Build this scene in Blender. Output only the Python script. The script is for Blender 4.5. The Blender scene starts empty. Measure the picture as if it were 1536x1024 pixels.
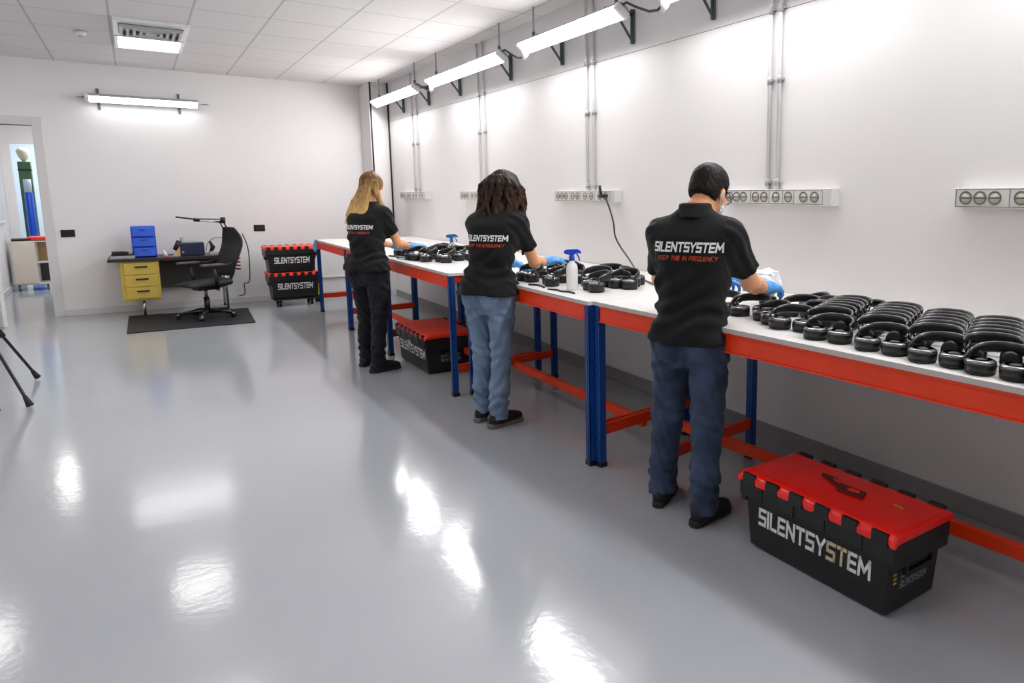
import bpy, bmesh, math, random
import numpy as np
from mathutils import Vector, Matrix
PI = math.pi
random.seed(7)
C = bpy.context.scene.collection
R = math.radians

# ------------------------------------------------------------------ materials
def lin(c):
    if isinstance(c, str):
        c = [int(c[i:i+2], 16)/255 for i in (0, 2, 4)]
    return tuple([(x/12.92 if x <= .04045 else ((x+.055)/1.055)**2.4) for x in c]) + (1,)

def pbr(name, col, rough=.5, metal=0, var=0, scale=20, bump=0, bscale=80, coat=0, stretch=None, trans=0, alpha=1, spec=.5, col2=None, rvar=0):
    m = bpy.data.materials.new(name); m.use_nodes = True
    nt = m.node_tree; b = nt.nodes['Principled BSDF']
    c = lin(col)
    b.inputs['Base Color'].default_value = c
    b.inputs['Roughness'].default_value = rough
    b.inputs['Metallic'].default_value = metal
    b.inputs['Coat Weight'].default_value = coat
    b.inputs['Coat Roughness'].default_value = .08
    b.inputs['Transmission Weight'].default_value = trans
    b.inputs['Alpha'].default_value = alpha
    b.inputs['Specular IOR Level'].default_value = spec
    tc = nt.nodes.new('ShaderNodeTexCoord'); mp = nt.nodes.new('ShaderNodeMapping')
    nt.links.new(tc.outputs['Object'], mp.inputs['Vector'])
    if stretch: mp.inputs['Scale'].default_value = stretch
    if var or col2:
        n = nt.nodes.new('ShaderNodeTexNoise'); n.inputs['Scale'].default_value = scale; n.inputs['Detail'].default_value = 6
        nt.links.new(mp.outputs[0], n.inputs['Vector'])
        r = nt.nodes.new('ShaderNodeValToRGB')
        c2 = lin(col2) if col2 else tuple(min(1, x*(1+var)) for x in c[:3])+(1,)
        c1 = c if col2 else tuple(x*(1-var) for x in c[:3])+(1,)
        r.color_ramp.elements[0].position = .35; r.color_ramp.elements[0].color = c1
        r.color_ramp.elements[1].position = .65; r.color_ramp.elements[1].color = c2
        nt.links.new(n.outputs['Fac'], r.inputs['Fac']); nt.links.new(r.outputs[0], b.inputs['Base Color'])
        if rvar:
            mr = nt.nodes.new('ShaderNodeMapRange'); mr.inputs['To Min'].default_value = rough-rvar; mr.inputs['To Max'].default_value = rough+rvar
            nt.links.new(n.outputs['Fac'], mr.inputs['Value']); nt.links.new(mr.outputs[0], b.inputs['Roughness'])
    if bump:
        n2 = nt.nodes.new('ShaderNodeTexNoise'); n2.inputs['Scale'].default_value = bscale; n2.inputs['Detail'].default_value = 4
        nt.links.new(mp.outputs[0], n2.inputs['Vector'])
        bp = nt.nodes.new('ShaderNodeBump'); bp.inputs['Strength'].default_value = bump; bp.inputs['Distance'].default_value = .01
        nt.links.new(n2.outputs['Fac'], bp.inputs['Height']); nt.links.new(bp.outputs[0], b.inputs['Normal'])
    return m

def emis(name, col, s):
    m = bpy.data.materials.new(name); m.use_nodes = True
    b = m.node_tree.nodes['Principled BSDF']
    b.inputs['Base Color'].default_value = lin(col)
    b.inputs['Emission Color'].default_value = lin(col); b.inputs['Emission Strength'].default_value = s
    return m

M = {}
M['wall'] = pbr('wall_paint', 'e9e6e6', .6, var=.012, scale=1.5, bump=.03, bscale=150)
M['wall2'] = pbr('wall_panel_paint', 'e8e5e4', .45, var=.01, scale=1.5, bump=.02, bscale=120)
M['column'] = pbr('column_paint', 'e4e1e0', .6)
M['skirt'] = pbr('skirting_paint', 'd6d4d4', .4)
M['skirt_grey'] = pbr('grey_skirting', '8f8d8e', .5)
M['white_metal'] = pbr('white_lacquer', 'e4e4e4', .35)
M['grey_metal'] = pbr('grey_plastic', 'a9abad', .45)
M['steel'] = pbr('galvanised_steel', '8b9496', .35, metal=.8, var=.1, scale=40)
M['dark_steel'] = pbr('bracket_steel', '5d6a6b', .45, metal=.5)
M['chrome'] = pbr('chrome', 'c9c9cb', .2, metal=1)
M['conduit'] = pbr('conduit_pvc', 'dedddd', .4)
M['black'] = pbr('black_plastic', '101012', .38, var=.1, scale=30)
M['black_gloss'] = pbr('gloss_black', '0c0c0e', .16, coat=.6)
M['highlight_metal'] = pbr('glossy_highlight_metal', '77777a', .22, metal=.8)  # lighter grey puts lamp highlights into the colour of cup rings and trim
M['black_matte'] = pbr('matte_black', '141416', .6, bump=.1, bscale=300)
M['rubber'] = pbr('rubber_mat', '161517', .65, bump=.15, bscale=120)
M['orange'] = pbr('orange_steel', 'e63a08', .38, var=.06, scale=6)
M['blue'] = pbr('blue_steel', '07438f', .35, var=.08, scale=8)
M['bolt'] = pbr('red_rivet', 'a8382c', .4)
M['worktop'] = pbr('worktop_laminate', 'dedbd9', .32, var=.02, scale=3)
M['wt_edge'] = pbr('worktop_edge', 'bfb9b4', .5)
M['lid'] = pbr('red_crate_plastic', 'f8160a', .26, var=.1, scale=5, bump=.08, bscale=25, coat=.2)
M['lid2'] = pbr('orange_red_crate_plastic', 'f23416', .4, var=.08, scale=6)
M['crate'] = pbr('black_crate_plastic', '0f1011', .42, var=.15, scale=12, bump=.03, bscale=60)
M['white_print'] = pbr('white_print', 'ececec', .5)
M['stained_print'] = pbr('stained_print', 'cdbf9e', .5)
M['grey_print'] = pbr('grey_print', '9a9a9c', .5)
M['orange_print'] = pbr('orange_print', 'd2491a', .5)
M['yellow_print'] = pbr('yellow_print', 'c59a12', .5)
M['label'] = pbr('paper_label', 'cfcfd2', .6)
M['desk_top'] = pbr('desk_laminate', '33282a', .35, var=.1, scale=10, stretch=(1, 8, 1))
M['desk_edge'] = pbr('desk_edge', '2a1c1a', .4)
M['yellow'] = pbr('mustard_lacquer', 'c9ad4c', .4, var=.04, scale=8)
M['dark_panel'] = pbr('dark_panel', '4a4546', .5)
M['blue_plastic'] = pbr('blue_plastic', '0a50cf', .3)
M['navy'] = pbr('navy_plastic', '141d42', .45)
M['sock_plate'] = pbr('socket_plate', 'dcdad6', .4)
M['sock_face'] = pbr('socket_face', 'c3beb2', .4)
M['sock_dark'] = pbr('socket_recess', '69645a', .5)
M['line'] = pbr('dark_gap', '55555a', .6)
M['tan'] = pbr('kraft_card', 'c8a878', .7)
M['beige'] = pbr('beige_laminate', 'd9d0c4', .5)
M['yellow_hi'] = pbr('yellow_label', 'e3c02a', .5)
M['trigger'] = pbr('blue_trigger', '0b3fc0', .35)
M['teal_trigger'] = pbr('teal_trigger', '1d67a6', .4)
M['lamp'] = emis('lamp_diffuser', 'ffffff', 34.0)
M['lamp_soft'] = emis('soft_diffuser', 'ffffff', 7.5)
M['panel'] = emis('panel_diffuser', 'fffdfa', 6.0)
M['bottle'] = pbr('milky_bottle', 'f4f4f3', .25, trans=.12, spec=.5)
M['clear'] = pbr('clear_bottle', 'f2f4f4', .08, trans=.85)

# ------------------------------------------------------------------ mesh helpers
class MB:
    def __init__(s): s.bm = bmesh.new(); s.mats = []; s.cur = 0
    def mat(s, m):
        if m not in s.mats: s.mats.append(m)
        s.cur = s.mats.index(m); return s
    def _faces(s, fs, smooth=False):
        for f in fs: f.material_index = s.cur; f.smooth = smooth
    def hexa(s, pts):
        v = [s.bm.verts.new(p) for p in pts]
        fs = [s.bm.faces.new([v[i] for i in q]) for q in ((0,3,2,1),(4,5,6,7),(0,1,5,4),(1,2,6,5),(2,3,7,6),(3,0,4,7))]
        s._faces(fs); return s
    def box(s, x0, x1, y0, y1, z0, z1):
        return s.hexa([(x0,y0,z0),(x1,y0,z0),(x1,y1,z0),(x0,y1,z0),(x0,y0,z1),(x1,y0,z1),(x1,y1,z1),(x0,y1,z1)])
    def obox(s, c, sz, m):
        x, y, z = [a/2 for a in sz]
        pts = [Vector(c)+m@Vector(p) for p in ((-x,-y,-z),(x,-y,-z),(x,y,-z),(-x,y,-z),(-x,-y,z),(x,-y,z),(x,y,z),(-x,y,z))]
        return s.hexa(pts)
    def bar(s, a, b, w, h, up=(0,0,1)):
        a, b = Vector(a), Vector(b); d = (b-a).normalized(); u = Vector(up)
        if abs(d.dot(u)) > .98: u = Vector((1,0,0))
        r = d.cross(u).normalized(); u = r.cross(d)
        m = Matrix((r, d, u)).transposed()
        return s.obox((a+b)/2, (w, (b-a).length, h), m)
    def tube(s, pts, r, n=10, cap=True, rs=None):
        pts = [Vector(p) for p in pts]; rings = []
        t0 = (pts[1]-pts[0]).normalized(); up = Vector((0,0,1)) if abs(t0.z) < .9 else Vector((1,0,0))
        x = t0.cross(up).normalized()
        for i, p in enumerate(pts):
            t = (pts[min(i+1, len(pts)-1)]-pts[max(i-1, 0)]).normalized()
            x = (x - t*x.dot(t)).normalized(); y = t.cross(x)
            rr = rs[i] if rs else r
            rings.append([s.bm.verts.new(p+(x*math.cos(2*PI*k/n)+y*math.sin(2*PI*k/n))*rr) for k in range(n)])
        fs = []
        for a, b in zip(rings, rings[1:]):
            for k in range(n): fs.append(s.bm.faces.new((a[k], a[(k+1)%n], b[(k+1)%n], b[k])))
        s._faces(fs, True)
        if cap: s._faces([s.bm.faces.new(rings[0][::-1]), s.bm.faces.new(rings[-1])])
        return s
    def ribbon(s, pts, sides, w, t, n=None):
        """flat padded band: pts centre line, sides = width dirs, w half width, t half thick"""
        rings = []; pts = [Vector(p) for p in pts]
        for i, p in enumerate(pts):
            tg = (pts[min(i+1, len(pts)-1)]-pts[max(i-1, 0)]).normalized()
            sd = Vector(sides[i]).normalized(); nn = tg.cross(sd).normalized()
            ww = w[i] if isinstance(w, list) else w
            tt = t[i] if isinstance(t, list) else t
            ring = []
            for k in range(10):
                a = 2*PI*k/10; ca, sa = math.cos(a), math.sin(a)
                ring.append(s.bm.verts.new(p+sd*ww*math.copysign(abs(ca)**.6, ca)+nn*tt*math.copysign(abs(sa)**.8, sa)))
            rings.append(ring)
        fs = []
        for a, b in zip(rings, rings[1:]):
            for k in range(10): fs.append(s.bm.faces.new((a[k], a[(k+1)%10], b[(k+1)%10], b[k])))
        s._faces(fs, True); s._faces([s.bm.faces.new(rings[0][::-1]), s.bm.faces.new(rings[-1])])
        return s
    def lathe(s, prof, c=(0,0,0), n=24, m=None, smooth=True):
        m = m or Matrix.Identity(3); c = Vector(c); rings = []
        for r, z in prof:
            if r < 1e-6: rings.append([s.bm.verts.new(c+m@Vector((0,0,z)))])
            else: rings.append([s.bm.verts.new(c+m@Vector((r*math.cos(2*PI*k/n), r*math.sin(2*PI*k/n), z))) for k in range(n)])
        fs = []
        for a, b in zip(rings, rings[1:]):
            for k in range(n):
                k2 = (k+1)%n
                if len(a) == 1 and len(b) == 1: continue
                if len(a) == 1: fs.append(s.bm.faces.new((a[0], b[k2], b[k])))
                elif len(b) == 1: fs.append(s.bm.faces.new((a[k], a[k2], b[0])))
                else: fs.append(s.bm.faces.new((a[k], a[k2], b[k2], b[k])))
        s._faces(fs, smooth)
        if len(rings[0]) > 1: s._faces([s.bm.faces.new(rings[0][::-1])])
        if len(rings[-1]) > 1: s._faces([s.bm.faces.new(rings[-1])])
        return s
    def prism(s, poly, z0, z1, axis='z'):
        f = {'z': lambda p, z: (p[0], p[1], z), 'x': lambda p, z: (z, p[0], p[1]), 'y': lambda p, z: (p[0], z, p[1])}[axis]
        a = [s.bm.verts.new(f(p, z0)) for p in poly]; b = [s.bm.verts.new(f(p, z1)) for p in poly]; n = len(poly)
        fs = [s.bm.faces.new(a[::-1]), s.bm.faces.new(b)]+[s.bm.faces.new((a[i], a[(i+1)%n], b[(i+1)%n], b[i])) for i in range(n)]
        s._faces(fs); return s
    def quad(s, pts):
        s._faces([s.bm.faces.new([s.bm.verts.new(p) for p in pts])]); return s
    def build(s, name, parent=None, bevel=0, sub=0, smooth=None, mat=None):
        bmesh.ops.recalc_face_normals(s.bm, faces=s.bm.faces)
        me = bpy.data.meshes.new(name); s.bm.to_mesh(me); s.bm.free()
        for m in (s.mats or [mat or 'white_metal']): me.materials.append(M[m] if isinstance(m, str) else m)
        o = bpy.data.objects.new(name, me); C.objects.link(o)
        if parent: o.parent = parent
        if bevel:
            b = o.modifiers.new('bevel', 'BEVEL'); b.width = bevel; b.segments = 2; b.limit_method = 'ANGLE'; b.angle_limit = R(40)
        if sub:
            q = o.modifiers.new('sub', 'SUBSURF'); q.levels = sub; q.render_levels = sub
        if smooth is True:
            for p in me.polygons: p.use_smooth = True
        return o

def tag(o, label, cat, group=None):
    o['label'] = label; o['category'] = cat
    if group: o['group'] = group
    return o
def struct(o): o['kind'] = 'structure'; return o
def thing(name, label, cat, loc=(0,0,0), rz=0, group=None):
    o = bpy.data.objects.new(name, None); C.objects.link(o); o.empty_display_size = .05
    o.location = loc; o.rotation_euler = (0, 0, rz)
    return tag(o, label, cat, group)
def dup(root, loc=None, rot=None, label=None, group=None):
    r = root.copy(); C.objects.link(r)
    if loc is not None: r.location = loc
    if rot is not None: r.rotation_euler = rot
    if label: r['label'] = label
    if group: r['group'] = group
    for ch in list(root.children):
        c = ch.copy(); C.objects.link(c); c.parent = r
        for g in ch.children:
            d = g.copy(); C.objects.link(d); d.parent = c
    return r

# stroke lettering ---------------------------------------------------
GL = {
 'S': (.72, [[(.72,1),(0,1),(0,.5),(.72,.5),(.72,0),(0,0)]]),
 'I': (.0, [[(0,1),(0,0)]]),
 'L': (.6, [[(0,1),(0,0),(.6,0)]]),
 'E': (.66, [[(.66,1),(0,1),(0,0),(.66,0)], [(0,.5),(.6,.5)]]),
 'N': (.78, [[(0,0),(0,1),(.78,0),(.78,1)]]),
 'T': (.76, [[(0,1),(.76,1)], [(.38,1),(.38,0)]]),
 'Y': (.8, [[(0,1),(.4,.45),(.8,1)], [(.4,.45),(.4,0)]]),
 'M': (1.0, [[(0,0),(.04,1),(.5,.3),(.96,1),(1.0,0)]]),
 'K': (.66, [[(0,1),(0,0)], [(.66,1),(.05,.5),(.66,0)]]),
 'P': (.66, [[(0,0),(0,1),(.66,1),(.66,.45),(0,.45)]]),
 'H': (.7, [[(0,1),(0,0)], [(.7,1),(.7,0)], [(0,.5),(.7,.5)]]),
 'F': (.62, [[(.62,1),(0,1),(0,0)], [(0,.5),(.55,.5)]]),
 'R': (.68, [[(0,0),(0,1),(.68,1),(.68,.48),(0,.48)], [(.3,.48),(.7,0)]]),
 'Q': (.74, [[(0,0),(0,1),(.74,1),(.74,0),(0,0)], [(.45,.25),(.85,-.1)]]),
 'U': (.7, [[(0,1),(0,0),(.7,0),(.7,1)]]),
 'C': (.68, [[(.68,1),(0,1),(0,0),(.68,0)]]),
 ' ': (.35, []),
}
def lettering(text, H, W, th=.2, slant=0, sp=.34, step=.3):
    """quads (u,v) for a word of height H squeezed to width W; returns list of (index, quad)"""
    x = th/2; out = []
    for i, ch in enumerate(text):
        w, st = GL[ch]
        for pl in st:
            for j in range(len(pl)-1):
                a = Vector(pl[j]); b = Vector(pl[j+1]); d = (b-a).normalized(); n = Vector((-d.y, d.x))*th/2
                a2 = a-d*th*.5; b2 = b+d*th*.5; L = (b2-a2).length; k = max(1, int(L/step+.5))
                for q in range(k):
                    p0 = a2+(b2-a2)*q/k; p1 = a2+(b2-a2)*(q+1)/k
                    out.append((i, [(p.x+x, p.y) for p in (p0-n, p1-n, p1+n, p0+n)]))
        x += w+sp
    tot = x-sp+th/2; sx = W/tot
    return [(i, [((u+slant*v)*sx, v*H*(1/(1+th))+H*th/2) for u, v in q]) for i, q in out]
EXPO = 0.55
# ------------------------------------------------------------------ camera
XW, YB, HC = 3.152, 11.638, 3.161
XL, YF = -3.4, -3.2
cam_d = bpy.data.cameras.new('camera'); cam = bpy.data.objects.new('camera', cam_d); C.objects.link(cam)
yaw, pitch, roll, f, sx, sy, ch = .63, .1485, .0015, 1062.69, 216.545, -60.995, 1.5438
fw = Vector((math.sin(yaw)*math.cos(pitch), math.cos(yaw)*math.cos(pitch), -math.sin(pitch)))
r0 = Vector((math.cos(yaw), -math.sin(yaw), 0)); u0 = r0.cross(fw)
rr = r0*math.cos(roll)+u0*math.sin(roll); uu = -r0*math.sin(roll)+u0*math.cos(roll)
mw = Matrix((rr, uu, -fw)).transposed().to_4x4(); mw.translation = Vector((0, 0, ch)); cam.matrix_world = mw
cam_d.sensor_width = 36; cam_d.lens = f*36/1536; cam_d.shift_x = -sx/1536; cam_d.shift_y = sy/1536
cam_d.clip_start = .05; cam_d.clip_end = 60
bpy.context.scene.camera = cam

# ------------------------------------------------------------------ floor material
def floor_mat():
    m = bpy.data.materials.new('grey_epoxy'); m.use_nodes = True
    nt = m.node_tree; b = nt.nodes['Principled BSDF']
    tc = nt.nodes.new('ShaderNodeTexCoord')
    n = nt.nodes.new('ShaderNodeTexNoise'); n.inputs['Scale'].default_value = .7; n.inputs['Detail'].default_value = 5
    nt.links.new(tc.outputs['Object'], n.inputs['Vector'])
    r = nt.nodes.new('ShaderNodeValToRGB')
    r.color_ramp.elements[0].position = .3; r.color_ramp.elements[0].color = lin('a6aab0')
    r.color_ramp.elements[1].position = .7; r.color_ramp.elements[1].color = lin('aeb1b6')
    nt.links.new(n.outputs['Fac'], r.inputs['Fac']); nt.links.new(r.outputs[0], b.inputs['Base Color'])
    b.inputs['Roughness'].default_value = .13; b.inputs['Specular IOR Level'].default_value = .75
    n2 = nt.nodes.new('ShaderNodeTexNoise'); n2.inputs['Scale'].default_value = 28; n2.inputs['Detail'].default_value = 3
    n3 = nt.nodes.new('ShaderNodeTexNoise'); n3.inputs['Scale'].default_value = 4; n3.inputs['Detail'].default_value = 1
    for q in (n2, n3): nt.links.new(tc.outputs['Object'], q.inputs['Vector'])
    b1 = nt.nodes.new('ShaderNodeBump'); b1.inputs['Strength'].default_value = .12; b1.inputs['Distance'].default_value = .004
    b2 = nt.nodes.new('ShaderNodeBump'); b2.inputs['Strength'].default_value = .12; b2.inputs['Distance'].default_value = .008
    nt.links.new(n2.outputs['Fac'], b1.inputs['Height']); nt.links.new(n3.outputs['Fac'], b2.inputs['Height'])
    nt.links.new(b1.outputs[0], b2.inputs['Normal']); nt.links.new(b2.outputs[0], b.inputs['Normal'])
    return m
M['floor'] = floor_mat()
def ceil_mat():
    m = bpy.data.materials.new('ceiling_tiles'); m.use_nodes = True
    nt = m.node_tree; b = nt.nodes['Principled BSDF']
    b.inputs['Roughness'].default_value = .8
    tc = nt.nodes.new('ShaderNodeTexCoord'); sp = nt.nodes.new('ShaderNodeSeparateXYZ'); nt.links.new(tc.outputs['Object'], sp.inputs[0])
    def line(out, off, per, w):
        a = nt.nodes.new('ShaderNodeMath'); a.operation = 'SUBTRACT'; a.inputs[1].default_value = off; nt.links.new(out, a.inputs[0])
        d = nt.nodes.new('ShaderNodeMath'); d.operation = 'DIVIDE'; d.inputs[1].default_value = per; nt.links.new(a.outputs[0], d.inputs[0])
        fl = nt.nodes.new('ShaderNodeMath'); fl.operation = 'FLOORED_MODULO'; fl.inputs[1].default_value = 1; nt.links.new(d.outputs[0], fl.inputs[0])
        pp = nt.nodes.new('ShaderNodeMath'); pp.operation = 'PINGPONG'; pp.inputs[1].default_value = .5; nt.links.new(fl.outputs[0], pp.inputs[0])
        lt = nt.nodes.new('ShaderNodeMath'); lt.operation = 'LESS_THAN'; lt.inputs[1].default_value = w/per/2; nt.links.new(pp.outputs[0], lt.inputs[0])
        return lt.outputs[0]
    def mx(a, c):
        q = nt.nodes.new('ShaderNodeMath'); q.operation = 'MAXIMUM'; nt.links.new(a, q.inputs[0]); nt.links.new(c, q.inputs[1]); return q.outputs[0]
    TX, TY = -.05, 7.71
    wide = mx(line(sp.outputs[0], TX, .605, .019), line(sp.outputs[1], TY, .79, .018))
    n = nt.nodes.new('ShaderNodeTexNoise'); n.inputs['Scale'].default_value = 90; nt.links.new(tc.outputs['Object'], n.inputs['Vector'])
    r = nt.nodes.new('ShaderNodeValToRGB'); r.color_ramp.elements[0].color = lin('e0dcdb'); r.color_ramp.elements[1].color = lin('ebe8e7')
    nt.links.new(n.outputs['Fac'], r.inputs['Fac'])
    mixn = nt.nodes.new('ShaderNodeMix'); mixn.data_type = 'RGBA'; nt.links.new(wide, mixn.inputs[0])
    nt.links.new(r.outputs[0], mixn.inputs[6]); mixn.inputs[7].default_value = lin('c3c0c0')
    nt.links.new(mixn.outputs[2], b.inputs['Base Color'])
    bp = nt.nodes.new('ShaderNodeBump'); bp.inputs['Strength'].default_value = .5; bp.inputs['Distance'].default_value = .004; bp.invert = True
    nt.links.new(wide, bp.inputs['Height']); nt.links.new(bp.outputs[0], b.inputs['Normal'])
    return m
M['ceil'] = ceil_mat()

# ------------------------------------------------------------------ room shell
DX0, DX1, DZ = -1.72, -.937, 2.37           # opening in the back wall
mb = MB().mat('floor'); mb.box(XL-.3, XW+.2, YF-.2, 19.2, -.12, 0); struct(mb.build('floor'))
mb = MB().mat('ceil'); mb.box(XL-.3, XW+.2, YF-.2, YB+.12, HC, HC+.1); struct(mb.build('ceiling'))
mb = MB().mat('wall'); mb.box(DX1, XW+.2, YB, YB+.12, 0, HC); mb.box(DX0, DX1, YB, YB+.12, DZ, HC); mb.box(XL-.2, DX0, YB, YB+.12, 0, HC)
struct(mb.build('wall_back'))
HS = 2.612
mb = MB().mat('wall2'); mb.box(XW, XW+.12, YF, YB, 0, HS); mb.mat('wall').box(XW+.006, XW+.12, YF, YB, HS+.006, HC); mb.mat('line').box(XW+.008, XW+.1, YF, YB, HS, HS+.006)
struct(mb.build('wall_right'))
mb = MB().mat('wall'); mb.box(XL-.12, XL, YF, YB, 0, HC); struct(mb.build('wall_left'))
mb = MB().mat('wall'); mb.box(XL, XW, YF-.12, YF, 0, HC); struct(mb.build('wall_front'))
# column in the corner
mb = MB().mat('column'); mb.box(2.885, XW, 11.1, YB, 0, HC); struct(mb.build('trim_1', bevel=.004))
# baseboards
def skirt(name, x0, x1, y0, y1, m='skirt', h=.085):
    b = MB().mat(m); b.box(x0, x1, y0, y1, 0, h); return struct(b.build(name, bevel=.004))
skirt('baseboard_back', -.83, 2.885, YB-.016, YB)
skirt('baseboard_right', XW-.016, XW, YF, 11.1, 'skirt_grey', .1)
skirt('baseboard_left', XL, XL+.016, YF, YB)
skirt('baseboard_front', XL, XW, YF, YF+.016)
# door frame (light casing) round the opening
mb = MB().mat('skirt'); mb.box(DX1-.005, DX1+.095, YB-.018, YB+.13, 0, DZ+.1); mb.box(DX0-.1, DX1-.005, YB-.018, YB+.13, DZ, DZ+.1); mb.box(DX0-.1, DX0, YB-.018, YB+.13, 0, DZ)
o = struct(mb.build('trim_2', bevel=.004))
# open door leaf seen at the very left edge
leaf = thing('door', 'white door leaf standing ajar at the left edge of the picture', 'door', (-1.715, YB-.03, 0), R(-57.5))
mb = MB().mat('white_metal'); mb.box(0, .70, -.02, .02, .01, 2.34); mb.build('door_panel', leaf, bevel=.003)
mb = MB().mat('steel'); mb.tube([(.64, -.02, 1.02), (.64, -.06, 1.02), (.53, -.06, 1.02)], .009); mb.build('door_handle', leaf)
# corridor and the room beyond
mb = MB().mat('wall'); mb.box(-1.86, -1.72, YB+.12, 16.05, 0, 2.9); mb.box(-1.72, -1.6, 15.93, 16.05, 0, 2.9)
mb.box(-1.6, -.25, 15.93, 16.05, 2.37, 2.9); mb.box(-.25, -.13, YB+.12, 19, 0, 2.9)
mb.box(-2.6, -.13, 18.9, 19.0, 0, 2.9); mb.box(-2.7, -2.6, 16.05, 19.0, 0, 2.9)
struct(mb.build('wall_corridor'))
mb = MB().mat('ceil'); mb.box(-2.7, -.13, YB+.12, 19, 2.9, 3.0); struct(mb.build('ceiling_corridor'))
skirt('baseboard_corridor', -1.72, -1.70, YB+.13, 15.93)
b = MB().mat('white_metal'); b.box(-1.719, -1.695, 12.9, 15.3, 1.10, 2.0); b.mat('label').box(-1.697, -1.69, 12.95, 15.25, 1.15, 1.95)
tag(b.build('notice_board'), 'pale panel on the corridor wall beyond the doorway', 'board')
# cabinet in the corridor
cb = thing('cabinet', 'beige cabinet with an open end standing in the corridor beyond the doorway', 'cabinet', (-1.66, 15.05, 0))
b = MB().mat('beige'); b.box(0, .30, 0, .5, .1, .80); b.box(.30, .46, 0, .5, .1, .12); b.box(.30, .46, .02, .5, .44, .46); b.box(.30, .48, 0, .5, .78, .80); b.box(.44, .46, .4, .5, .1, .8); b.mat('dark_panel').box(.30, .44, .44, .46, .12, .44); b.mat('tan').box(.30, .44, .44, .46, .46, .78)
b.build('body', cb, bevel=.003)
b = MB().mat('beige'); b.box(.01, .29, -.015, 0, .12, .79); b.build('door', cb, bevel=.003)
for lx in (.05, .4): b = MB().mat('steel'); b.tube([(lx, .06, 0), (lx, .06, .1)], .018); b.build('foot', cb)
b = MB().mat('black_matte'); b.obox((-1.53, 15.2, .82), (.24, .3, .03), Matrix.Rotation(.1, 3, 'Z')); tag(b.build('folder', bevel=.006), 'dark flat folder lying on the corridor cabinet', 'folder')
b = MB().mat('lid2'); b.obox((-1.31, 15.2, .835), (.26, .28, .055), Matrix.Rotation(-.1, 3, 'Z')); tag(b.build('orange_tray', bevel=.01), 'shallow orange tray on the corridor cabinet', 'tray')
# things in the room beyond
cu = thing('storage_column', 'tall blue fabric roll standing in the far room beyond the doorway', 'roll', (-1.52, 16.9, 0))
b = MB().mat('blue_plastic'); b.lathe([(.06, 0), (.065, .02), (.06, 1.55), (.05, 1.57)], n=16); b.build('fabric_roll', cu)
b = MB().mat('label'); b.lathe([(.055, 1.57), (.055, 1.8), (.0, 1.8)], n=16); b.build('paper_core', cu)
b = MB().mat(pbr('olive_green', '4f6a45', .7)); b.box(-1.66, -1.48, 17.3, 17.45, 0, 2.12); b.mat('black_matte').box(-1.665, -1.475, 17.295, 17.45, 1.96, 1.99); tag(b.build('green_locker', bevel=.01), 'green locker standing far behind the blue roll', 'locker')
b = MB().mat(pbr('cream_lamp_shade', 'e8cfae', .6)); b.lathe([(.02, 2.12), (.07, 2.2), (.10, 2.3), (.07, 2.36), (0, 2.38)], c=(-1.57, 17.37, 0), n=20); tag(b.build('cream_vase'), 'cream rounded vase on top of the green locker', 'vase')
def area(name, loc, sx, sy, power, col, rot=(0,0,0)):
    l = bpy.data.lights.new(name, 'AREA'); l.shape = 'RECTANGLE'; l.size = sx; l.size_y = sy; l.energy = power; l.color = col
    o = bpy.data.objects.new(name, l); C.objects.link(o); o.location = loc; o.rotation_euler = rot; return o
area('corridor_fill', (-1.0, 14.0, 2.88), .6, 1.2, 22, (1, .98, .95))  # unseen area light added to light the corridor, no fixture modelled
area('far_room_lamp', (-1.1, 17.6, 2.88), .6, 1.0, 38, (.62, .82, 1))

# ------------------------------------------------------------------ ceiling fixtures
def ceiling_panel(x0, y0, label, group=None, vent=False):
    t = thing('ceiling_light', label, 'light', (x0, y0, HC), 0, group)
    b = MB().mat('white_metal'); b.box(0, .6, 0, .03, -.035, 0); b.box(0, .6, .72, .75, -.035, 0); b.box(0, .03, .03, .72, -.035, 0); b.box(.57, .6, .03, .72, -.035, 0); b.build('frame', t, bevel=.004)
    b = MB().mat('panel'); b.box(.03, .57, .03, .72, -.03, -.012); b.build('diffuser', t)
    return t
ceiling_panel(-.03, 9.27, 'square ceiling light panel beside the air vent grille', 'square ceiling light panels')
for x0, y0 in ((-.03, 6.42), (-.03, 4.1), (-.03, 1.4), (-.03, -1.3), (-2.0, 9.27), (-2.0, 6.75), (-2.0, 2.6)):  # unseen panels; some mirrored in the floor, the others added to light the room
    ceiling_panel(x0, y0, 'square ceiling light panel out of view, lighting the room', 'unseen ceiling light panels')
vt = thing('ceiling_vent', 'square air vent with nested frames in the ceiling next to the light panel', 'vent', (-.03, 8.46, HC))
b = MB().mat('white_metal'); b.box(0, .6, 0, .77, -.03, 0); b.build('plate', vt, bevel=.004)
b = MB().mat('black'); b.box(.04, .56, .13, .65, -.034, -.029); b.build('recess', vt)
for a in (.25, .198, .146, .094, .045):
    b = MB().mat('grey_metal'); cx, cy, w_ = .3, .39, .024 if a > .05 else .044
    for q in ((cx-a, cx+a, cy-a, cy-a+w_), (cx-a, cx+a, cy+a-w_, cy+a), (cx-a, cx-a+w_, cy-a+w_, cy+a-w_), (cx+a-w_, cx+a, cy-a+w_, cy+a-w_)): b.box(*q, -.062, -.034)
    b.build('vent_frame', vt)
b = MB().mat('white_metal'); b.lathe([(0, -.045), (.03, -.045), (.05, -.03), (.055, 0)], c=(-.30, 9.42, HC), n=24); b.mat('grey_metal').lathe([(0, -.055), (.014, -.055), (.018, -.044)], c=(-.30, 9.42, HC), n=16)
tag(b.build('smoke_detector'), 'small round smoke detector on the ceiling left of the vent', 'smoke detector')

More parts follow.
